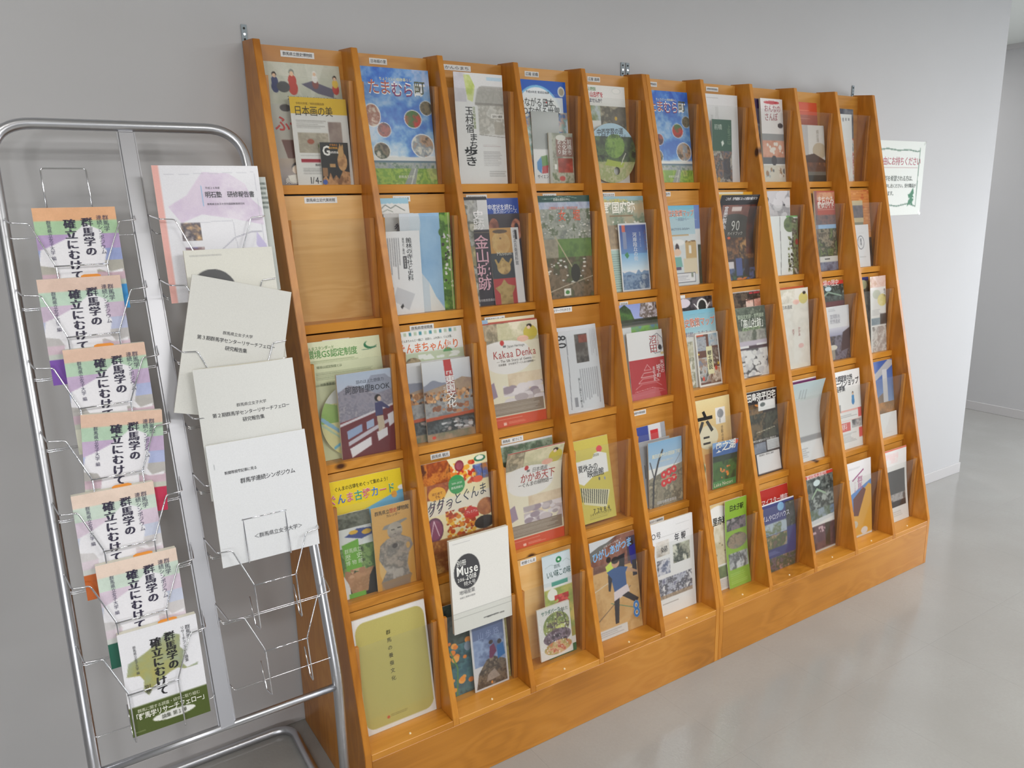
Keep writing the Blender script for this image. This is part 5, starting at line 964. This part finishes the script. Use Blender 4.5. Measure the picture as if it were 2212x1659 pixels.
L(6,5,.2,(.19,.31),.045,2,'leaflet','cream and white village walk sheet with speech cloud, left of the lime green leaflet','leaflet',
  [('g',0,0,1,.1,'d8bc84','e0c898'),('e',.4,.1,.24,.07,'ecece8'),('r',0,.1,1,.22,'ecece8'),('n',('r',0,.22,1,.7),['dcd0b4','c8bc98','e8e0cc'],5),('c',.05,.45,.6,.62,['8c7c54','5c5038'],12,.03,.01),('n',('r',.2,.72,.6,.86),['4c5c3c','7c8c5c'],4),('r',0,.86,1,1,'dcd8d4'),('l',.1,.88,.6,.98,6,'8c8c8c')],
  [('h','里赤岩',.25,.62,.2,'24241c',1.5,.04)])
L(6,5,.2193,(.11,.316),.04,0,'leaflet','lime green leaflet with three stacked landscape photos','leaflet',
  [('r',0,0,1,1,'8cb43c'),('n',('r',.08,.22,.95,.36),['6c6068','8c8088','3c3c40','a8a0a4'],6),('n',('e',.52,.49,.46,.09),['7c7c70','a08c78','4c5044','b8a890'],6),('n',('r',.1,.62,.96,.8),['9ca0a4','bcc0c4','5c6064','c8ccd0'],6),('s',[(.6,.63),(.7,.74)],.02,'2c3030',2.9),('l',.1,.84,.9,.97,6,'b8d47c')],
  [('h','日太子駅',.2,.85,.1,'202418',1.6,.03)],bow=.008)
L(7,5,.2193,(.2,.302),.05,2.2,'leaflet','red craft course sheet at the back of the bottom row pocket','leaflet',
  [('r',0,0,1,.25,'b83028'),('r',0,.17,1,.25,'a82c34'),('n',('r',.5,.25,1,.6),['8c94a0','b8bcc0','5c6448'],7),('r',.55,.4,1,1,'dcd8d8'),('l',.6,.42,.95,.95,16,'9c9c9c',.5)],
  [('h','一流マイスター講座',.05,.98,.16,'f0dcdc',1.4,.03)])
L(7,5,.212,(.2,.262),.032,0,'leaflet','navy blue park leaflet with small photos bulging at the bottom row','leaflet',
  [('r',0,0,1,1,'3c4078'),('r',0,0,1,.02,'e4e4ec'),('n',('e',.62,.09,.09,.06),['6c9cc8','8cb8d8'],3),('n',('r',.1,.28,.75,.44),['4c5c44','8ca4b8','6c7454','a8b4c0'],6),('n',('r',.1,.45,.75,.65),['6c5c50','4c5c3c','a88c6c','7c8490'],7),('r',.1,.44,.75,.446,'9ca0c0'),('l',.15,.69,.55,.75,3,'a8a8d0'),('n',('r',0,.78,1,1),['5c4c44','6c5c6c','3c4c30','a87c7c'],7),('n',('r',.75,.05,1,.4),['4c4c50','2c3430','c8b8a8'],6)],
  [('h','ダムやログハウス',.08,.85,.2,'dcdcec',1.3,.01)],bow=-.01,curl=.006)
L(8,5,.2193,(.2,.308),.038,1.5,'booklet','red headed silk mill booklet with reeling machine photo, bottom row','booklet',
  [('r',0,0,1,.04,'c83c34'),('n',('r',0,.04,1,.46),['4c5450','7c8480','2c3434','a8b0ac'],6),('e',.5,.12,.1,.04,'c8d8d8'),('s',[(.35,.3),(.5,.2),(.75,.28)],.04,'98b098',1.5),('r',0,.05,.2,.5,'5c4840',.7),('n',('r',.1,.45,1,.6),['7c94b8','5c6c54','94a4b4'],6),('p',[(0,.6),(.6,.57),(1,.56),(1,.6),(0,.66)],'d4d8dc'),('n',('r',0,.66,1,.97),['5c3c48','6c4c54','443038'],5),('c',.15,.68,.7,.76,['c8a8b0'],8,.03,.02),('r',.7,.66,.85,.95,'3c3428'),('r',0,.97,1,1,'c8c4bc')],
  [('h','富岡製糸場案内',.2,.8,.022,'f0dcd8',1.1,.01),('v','一富岡製糸場と絹産業遺産群',.1,.06,.6,'d8d0c8',.7)],th=.004,rot=0)
L(9,5,.196,(.186,.312),.034,0,'flyer','white and yellow art flyer with pink vertical lettering over a painted field','flyer',
  [('r',0,0,1,1,'e6e4e6'),('l',.2,.08,.7,.1,2,'9a9a9e'),('s',[(.35,.24),(.72,.13)],.03,'8c2c6c',1.65),('p',[(.1,.45),(1,.28),(1,.6),(.1,.75)],'5c8ccc'),('p',[(.9,.33),(1,.36),(1,1),(.2,1),(.3,.7),(.55,.45)],'dca43c'),('p',[(.35,.48),(.7,.36),(.8,.4),(.66,.56),(.52,.72),(.36,.7)],'6c3c38'),('e',.38,.82,.12,.05,'c8bca8'),('e',.72,.93,.12,.045,'dcd8d8'),('r',0,.97,1,1,'d8d4d0')],
  [('v','群馬',.6,.2,.38,'b85c94',1.2,.01),('v','アーツ祭',.42,.26,.4,'c890b0',1.0)])
L(10,5,.214,(.195,.31),.042,0,'leaflet','white leaflet with a tall dark grey photo panel, last column bottom row','leaflet',
  [('r',0,0,1,.02,'d85c40'),('n',('r',.1,.06,.7,.2),['e6dcdc','e8c8c8','e4e4e4'],6,.7),('r',.25,.3,.92,.8,'4c4c4e'),('n',('r',.25,.62,.92,.72),['8c8888','b0acac','4c4848'],6),('r',.25,.72,.92,.8,'2c2628'),('l',.2,.86,.9,.94,3,'aaaaaa')],bg='e3e2e2',bow=.004,mat='inkm')

# ------------------------------------------------------------------ literature in the wire rack
MAP = [(.044,.42),(.085,.30),(.226,.264),(.352,.222),(.518,.143),(.586,.10),(.665,.128),(.757,.159),(.733,.279),(.779,.323),(.735,.44),(.787,.495),(.93,.474),(.92,.50),(.752,.499),(.67,.47),(.58,.486),(.48,.52),(.34,.58),(.27,.648),(.22,.59),(.24,.493),(.20,.44)]
BIGMAP = [((u-.5)*1.12+.5, (v-.36)*1.2+.47) for u, v in MAP]
def bands(pal, obi):
    o = [('r', 0, a, 1, b, c) for a, b, c in ((0,.13,pal[0]),(.13,.26,pal[1]),(.26,.40,pal[2]),(.40,.52,pal[3]),(.52,.63,pal[4]),(.63,.71,pal[5]),(.71,1,pal[6]))]
    o += [('n', ('r',0,0,1,.76), ['ffffff','d8d8d8','ffffff'], 4, .22), ('p', BIGMAP, 'ecebf0'), ('r', .3, .6, .66, .72, 'ecebf0')]
    if obi: o += [('r', 0, .76, 1, 1, obi)]
    return o
BTX = [('v','群馬学の',.62,.10,.475,'241c3c',1.02,.012,.96),('v','確立にむけて',.41,.11,.70,'241c3c',1.02,.012,.96),('v','群馬学の',.634,.10,.475,'241c3c',1.02,.0,.96),('v','確立にむけて',.424,.11,.70,'241c3c',1.02,.0,.96),('v','群馬学',.86,.08,.24,'44405c',1.0),('v','連続シンポジウム',.78,.08,.46,'44405c',1.0),('v','群馬県立女子大学 編',.17,.12,.50,'55506c',.95)]
PAL1 = ['e6a068','98c490','a888c0','8090cc','a09c90','c09cac','b4bcac']
PAL2 = ['dcb8a4','b0d0b8','c4acc8','b0b8dc','b4b0b0','d0b4c4','c0c8c0']
PAL3 = ['e0b498','a4c8a8','b89cc4','9ca8d8','a8a4a0','c4a4b4','b8bcac']
PAL4 = ['e8ccb8','c4d8c8','d4c0d4','c0c8e0','ccc8ca','d8c8d4','d0d4d0']
RB, RA = .2973, -.668
def rack_y(z): return RA + RB * z
RK = []
def K(xl, zb, w, h, label, ops, text, d0=.044, d1=.066, name='book', cat='book', group=None, **kw):
    RK.append(dict(xl=xl, zb=zb, w=w, h=h, label=label, ops=ops, text=text, d0=d0, d1=d1, name=name, cat=cat, kw=kw))
def zb(k): return .503 + .1385 * (7 - k)
K(-.518, zb(1), .150, .211, 'topmost book of the left wire column, vivid orange and green bands, blue paper belt', bands(PAL1,'2c94d8'), BTX, th=.013)
K(-.530, zb(2), .150, .211, 'second book down in the left wire column, pale bands, purple paper belt', bands(PAL2,'7c4cb0'), BTX, th=.013)
K(-.506, zb(3), .150, .211, 'third book down in the left wire column, pastel bands, cream paper belt', bands(PAL3,'dcdccc'), BTX, th=.013)
K(-.512, zb(4), .150, .211, 'fourth book down in the left wire column, tilted, crimson paper belt', bands(PAL3,'c02c50'), BTX, th=.013, rot=.085)
K(-.534, zb(5), .150, .211, 'fifth book down in the left wire column, faded bands, orange paper belt', bands(PAL4,'c8641c'), BTX, th=.013)
K(-.513, zb(6), .150, .211, 'sixth book down in the left wire column, faded bands, dark green paper belt', bands(PAL4,'1c6450'), BTX, th=.013)
K(-.496, zb(7), .149, .212, 'lowest book in the left wire column, map silhouette in olive, olive green belt',
  [('r',0,0,1,1,'e9e9ee'),('p',MAP,'b0a45c'),('n',('p',MAP),['c0a850','b0a85c','a0a878','9caca0'],2,.8),('r',0,.72,1,1,'4c5a20'),('e',.54,.89,.27,.04,'e8e8e4'),('l',.03,.955,.22,.965,1,'c8ccb0',.9)],
  [('v','群馬学の',.62,.10,.47,'1c1a20',1.0,.012),('v','確立にむけて',.44,.12,.69,'1c1a20',1.0,.012),('v','群馬学の',.633,.10,.47,'1c1a20',1.0,.0),('v','確立にむけて',.453,.12,.69,'1c1a20',1.0,.0),('v','群馬学',.87,.08,.22,'3c3c44',1.0),('v','リサーチフェロー論集',.8,.08,.44,'3c3c44',.9),('v','群馬県立女子大学 編',.18,.14,.42,'55555c',.9),('v','別巻',.27,.54,.63,'34343c',1.2),
   ('h','群馬に関する調査・研究に取り組む',.1,.9,.765,'d8dcc0',1.1),('h','「群馬学リサーチフェロー」',.03,.99,.822,'f0f0e4',1.5,.03),('h','論集 第１弾',.38,.7,.89,'3c4424',1.2),], th=.013)
K(-.285, zb(1), .225, .296, 'white report in the top right wire pocket with pink spine band and blue map', 
  [('r',0,0,1,1,'e6e6ec'),('r',0,0,.065,1,'eab0a8'),('n',('p',[(.1,.3),(.28,.22),(.38,.12),(.45,.05),(.7,.06),(.85,.14),(.9,.26),(.98,.32),(.98,.45),(.7,.4),(.4,.36),(.2,.42)]),['dccbe0','d0bcd8','e4d8e8'],4,.8),('r',.42,.15,.43,.3,'8cb8dc'),
   ('n',('r',.19,.42,.37,.55),['8c7c84','e0b47c','3c3440','e8dcd0'],6),('n',('r',.2,.6,.38,.73),['4c50a0','8c6c6c','d8d4d8','3c3440'],6),('n',('r',.2,.78,.38,.9),['8c7c84','c8b4bc','4c404c'],6),('n',('r',.2,.94,.38,1),['c8a04c','3c3440','c8b4bc'],5),
   ('s',[(.44,.86),(.47,.74),(.55,.62),(.68,.54),(.85,.5),(.95,.5)],.006,'8c8ca0',1.3),('n',('p',[(.66,.83),(.78,.8),(.82,.7),(.92,.66),(.99,.75),(1,.9),(.6,.92)]),['3c38a8','4844b4','5c58c0'],3),('n',('p',[(.52,.86),(.56,.72),(.62,.72),(.64,.8),(.66,.9),(.5,.9)]),['4c3ca8','3c38a4'],3),('p',[(.9,.5),(.98,.6),(.99,.7),(.88,.6)],'c4bce0'),
   ('s',[(.36,.42),(.68,.41),(.7,.75)],.004,'b0b0bc',1.3),('s',[(.1,.07),(.95,.05),(.97,.95)],.003,'b8b8c4',1.3)],
  [('h','平成２６年度',.46,.6,.165,'55555c'),('h','明石塾　研修報告書',.45,.93,.215,'34343c',1.35,.02),('h','群馬県立女子大学外国語教育研究所',.46,.82,.285,'44444c')], d0=.036, d1=.072, name='report', cat='report', th=.008)
K(-.252, zb(2), .190, .254, 'ivory journal with half a dark grey circle, second pocket of the right wire column',
  [('e',.28,.36,.25,.19,'5c5c5e'),('l',.06,.05,.46,.06,1,'6c6c70')],[('h','別冊',.08,.3,.29,'e8e8e4',1.35,.01),('h','Muse',.07,.5,.38,'f0f0ec',1.5,.03),('h','2016-2018',.12,.46,.45,'e8e8e4',1.3)], d0=.050, d1=.082, name='book', cat='book', bg='e4e3da', th=.010, mat='inkm')
K(-.321, zb(3)+.002, .215, .298, 'tilted white research report, third pocket of the right wire column', [],
  [('h','群馬県立女子大学',.36,.66,.385,'4c4c50',1.0),('h','第３期群馬学センターリサーチフェロー',.12,.9,.44,'34343a',1.15,.005),('h','研究報告集',.4,.62,.495,'34343a',1.15,.005)], d0=.052, d1=.088, name='report', cat='report', bg='dbdbd6', th=.004, rot=.26, mat='inkm')
K(-.276, zb(4), .215, .286, 'white research report with a bowed top edge, fourth pocket of the right wire column', [],
  [('h','群馬県立女子大学',.36,.66,.30,'4c4c50',1.0),('h','第２期群馬学センターリサーチフェロー',.12,.9,.36,'34343a',1.15,.005),('h','研究報告集',.4,.62,.415,'34343a',1.15,.005)], d0=.052, d1=.088, name='report', cat='report', bg='dedfdc', th=.006, rowcurl=-.010, mat='inkm')
K(-.276, zb(5)-.002, .215, .268, 'white stapled report curling at its foot, lowest filled pocket of the right wire column',
  [('r',.055,.16,.06,.2,'7c8084')],
  [('h','新聞等掲載記事に見る',.14,.46,.24,'3c3c42',1.15,.01),('h','群馬学連続シンポジウム',.28,.84,.325,'2c2c32',1.15,.01),('h','＜群馬県立女子大学＞',.34,.84,.80,'3c3c42',1.1)], d0=.050, d1=.086, name='report', cat='report', bg='e4e6e9', th=.004, bow=-.004, mat='inkm')

for s in SPECS + RK:
    for t in s['text']: GL.ask(t[1], t[7] if len(t) > 7 else 0)
NOTICE_TX = [('h','ご自由にお持ちください',.08,.93,.27,'b85c70',1.3,.01),('h','他の資料を希望される方は、',.12,.84,.50,'5c6460',1.1,.01),('h','こちらにお申し出ください。受付職員が',.1,.88,.60,'5c6460',1.0,.01),('h','対応いたします。',.12,.5,.70,'5c6460',1.1,.01)]
for t in NOTICE_TX: GL.ask(t[1], t[7])
GL.build()
for s in SPECS:
    kw = dict(s['kw']); z = kw.pop('z', 0); yo = kw.pop('yoff', 0)
    w, h = s['size']; r = s['r']
    x0 = pocket_x(s['c']) + s['xr'] - w
    x0 = max(x0, pocket_x(s['c']) + .0126)
    y0 = YA[r] + .0045 + .0055 * s['layer'] + yo
    if s['c'] > 5: kw.setdefault('cell', .0026)
    o = sheet({'poster': 'booklet'}.get(s['name'], s['name']), x0, y0, ZL[r] + .0006 + z, w, h, s['lean'], s['ops'], s['text'], **kw)
    tag(o, s['label'], s['cat'])
def card_me(_):
    if 'insert_card' in bpy.data.meshes: return bpy.data.meshes['insert_card']
    o = mesh_obj('insert_card', [(x, y, z) for y in (-.0004, .0004) for x, z in ((0, -.02), (.036, -.02), (.036, .0025), (.030, .005), (.006, .005), (0, .0025))],
                 [(0, 1, 2, 3, 4, 5), (11, 10, 9, 8, 7, 6)] + [(i, i + 6, (i + 1) % 6 + 6, (i + 1) % 6) for i in range(6)], 'card')
    m = o.data; bpy.data.objects.remove(o); return m
for s in RK:
    y0 = rack_y(s['zb']) - s['d0']; zt = s['zb'] + s['h'] * .957
    y1 = rack_y(zt) - s['d1']
    o = sheet(s['name'], s['xl'], y0, s['zb'], s['w'], s['h'], y1 - y0, s['ops'], s['text'], **s['kw'])
    tag(o, s['label'], s['cat'])
    if s['name'] == 'book' and s['xl'] < -.3 and s['zb'] < zb(1) - .01 and not s['kw'].get('rot'):
        ca_ = bpy.data.objects.new('insert_card', card_me(s['xl'])); COL.objects.link(ca_); ca_.parent = o
        ca_.location = (.050 + (hash_(s['label']) % 30) * .001, y1 - y0 + .004, s['h'] * .985)

# name strips
def strip(c, r, xc, w, text, dz):
    root = case_a if c <= 5 else case_b
    x = pocket_x(c) - root.location.x
    ty, tz = YT[r], ZT[r] - (.003 if r > 1 else 0); by, bz = YA[r] + .05, ZL[r] - .016
    sl = (ty - by) / (tz - bz)
    H = .0155
    zt = tz - (.010 if r == 1 else .0035) + dz; zb_ = zt - H
    yb = by + sl * (zb_ - bz) - .0009
    GLt = [('h', text, .06, .94, .5, '3c4048', min(1.6, .62 * H / (w * .88 / max(len(text), 1)) ))] if text else []
    tx = [t for t in GLt]
    o = sheet('name_strip', x + xc - w / 2, yb, zb_, w, H, sl * H, [], tx, bg='e9e9e8', th=.0004, cell=.004, mat='inkm')
    o.parent = root
for a in STRIPS: strip(*a)

# ------------------------------------------------------------------ chrome wire rack
rack = empty('wire_rack', (-.315, -.5, 0))
tag(rack, 'chrome wire literature rack with two columns of pockets, left of the pine bookcase', 'rack')
RX, RY = rack.location.x, rack.location.y
def RP(x, z, d=0.0): return (x - RX, rack_y(z) - d - RY, z)
def RP0(x, y, z): return (x - RX, y - RY, z)
XL_, XR_ = -.569, -.062
ZC = .455
yb = rack_y(ZC)
fr = [RP0(XL_, yb - .004, .0), RP0(XL_, yb - .004, ZC), RP(XL_, 1.714), RP(XR_, 1.714), RP0(XR_, yb - .004, ZC), RP0(XR_, yb - .004, 0)]
fr[4] = RP0(XR_, yb - .004, ZC)
def frame_path():
    p = [Vector(v) for v in fr]
    out = [p[0]]
    def corner(a, b, c, r, n):
        d0, d1 = (a - b).normalized(), (c - b).normalized()
        s, e = b + d0 * r, b + d1 * r
        return [s * (1 - t) ** 2 + b * 2 * t * (1 - t) + e * t * t for t in [i / n for i in range(n + 1)]]
    out += corner(p[0], p[1], p[2], .05, 6)
    out += corner(p[1], p[2], p[3], .085, 10)
    out += corner(p[2], p[3], p[4], .085, 10)
    out += corner(p[3], p[4], p[5], .05, 6)
    out.append(p[5]); return out
tube('frame', frame_path(), .0118, 'tube', rack, 16)
# base loop on the floor
loop = fillet([RP0(XL_, yb - .004, .012), RP0(XL_, -.03, .012), RP0(XR_ + .012, -.03, .012), RP0(XR_, yb - .004, .012)], .06, 8)
tube('base_loop', loop, .0118, 'tube', rack, 14)
floop = fillet([RP0(XL_, yb - .004, .012), RP0(XL_, -.80, .012), RP0(XR_, -.80, .012), RP0(XR_, yb - .004, .012)], .06, 8)
tube('base_loop', floop, .0118, 'tube', rack, 14)
tube('crossbar', [RP0(XL_, yb - .004, .437), RP0(XR_, yb - .004, .437)], .0085, 'tube', rack, 12)
# flat centre post, leaning with the frame
def post():
    bm = bmesh.new()
    z0, z1 = .437, 1.704; w, t = .037, .014
    vs = []
    for z in (z0, z1):
        y = rack_y(z)
        for dx, dy in ((-w / 2, -t / 2), (w / 2, -t / 2), (w / 2, t / 2), (-w / 2, t / 2)):
            vs.append(bm.verts.new(RP0(-.3135 + dx, y + dy, z)))
    bm.faces.new(vs[3::-1]); bm.faces.new(vs[4:])
    for i in range(4): bm.faces.new([vs[i], vs[(i + 1) % 4], vs[4 + (i + 1) % 4], vs[4 + i]])
    bmesh.ops.recalc_face_normals(bm, faces=bm.faces)
    bmesh.ops.bevel(bm, geom=list(bm.edges), offset=.004, segments=3, affect='EDGES')
    return bm_obj('centre_post', bm, 'post', rack)
post()
WR = .0016
def pocket(xc, k, top):
    z0 = zb(k) - .004
    bm = bmesh.new()
    def q(dx, dz, d): return RP(xc + dx, z0 + dz, d)
    for s in (-1, 1):
        arm = [q(s * .121, .196, -.004), q(s * .121, .192, .004), q(s * .112, .184, .076), q(s * .081, .182, .077), q(s * .046, .097, .066), q(s * .046, .0, .056), q(s * .049, -.004, .024), q(s * .050, (.55 - .497) if not top else .12, .012)]
        tube_bm(bm, fillet(arm, .005, 3), WR, 6)
    tube_bm(bm, [q(-.049, .097, .0672), q(.049, .097, .0672)], WR, 6)
    for dz in (.152, .010):
        tube_bm(bm, fillet([q(-.121, dz + .012, -.003), q(-.113, dz, .010), q(.113, dz, .010), q(.121, dz + .012, -.003)], .004, 3), WR * .8, 6)
    if top:
        tube_bm(bm, fillet([q(-.042, .12, .006), q(-.042, .292, .006), q(.042, .292, .006), q(.042, .12, .006)], .006, 4), WR, 6)
    return bm_obj('wire_pocket', bm, 'chrome', rack, smooth=True)
for xc in (-.446, -.1755):
    pocket(xc, 1, True)
    for k in range(2, 8): pocket(xc, k, False)

# loose papers filed behind the report in the top right pocket of the wire rack
o = sheet('leaflet', -.225, rack_y(zb(1)) - .016, zb(1) + .01, .1855, .262, RB * .25 - .03, [('l', .9, .05, 1, .3, 6, '55605c', .8)], [], bg='cfd4d0', th=.0015, mat='inkm')
tag(o, 'grey ruled sheet peeping out right behind the pink banded report', 'leaflet')

# ------------------------------------------------------------------ notice on the wall
nt_o = sheet('notice', 2.690, -.0014, 1.436, .435, .331, 0.0,
   [('s', [(.03,.13),(.1,.135),(.3,.11),(.5,.13),(.7,.12),(.85,.14),(.90,.13)], .012, '5c7c6c', .76), ('s', [(.90,.10),(.895,.5),(.90,.88)], .012, '5c7c6c', .76), ('s', [(.04,.1),(.045,.5),(.04,.88)], .012, '5c7c6c', .76), ('s', [(.04,.86),(.3,.84),(.55,.87),(.75,.84),(.90,.88)], .012, '5c7c6c', .76),
    ('s', [(.1,.355),(.88,.355)], .004, 'b08888', .76), ('p', [(.78,.70),(.83,.62),(.85,.70),(.83,.73),(.86,.76),(.76,.765),(.74,.72)], '3c7c5c'), ('p', [(.76,.79),(.80,.76),(.86,.78),(.83,.82),(.85,.87),(.80,.84),(.74,.88)], '3c7c5c')],
   NOTICE_TX, bg='e4e8e4', th=.0004, cell=.004, mat='inkm')
tag(nt_o, 'white notice with a wavy green frame taped to the wall', 'notice')
for x, z, a in ((3.118, 1.760, .7), (3.118, 1.444, -.7)):
    t_ = mesh_obj('tape', [(-.012, 0, -.005), (.012, 0, -.005), (.012, 0, .005), (-.012, 0, .005), (-.012, -.0004, -.005), (.012, -.0004, -.005), (.012, -.0004, .005), (-.012, -.0004, .005)],
                  [(0, 1, 2, 3), (7, 6, 5, 4), (0, 4, 5, 1), (1, 5, 6, 2), (2, 6, 7, 3), (3, 7, 4, 0)], 'acrylic', nt_o)
    t_.location = (x - 2.690, -.001, z - 1.436); t_.rotation_euler = (0, -a, 0)
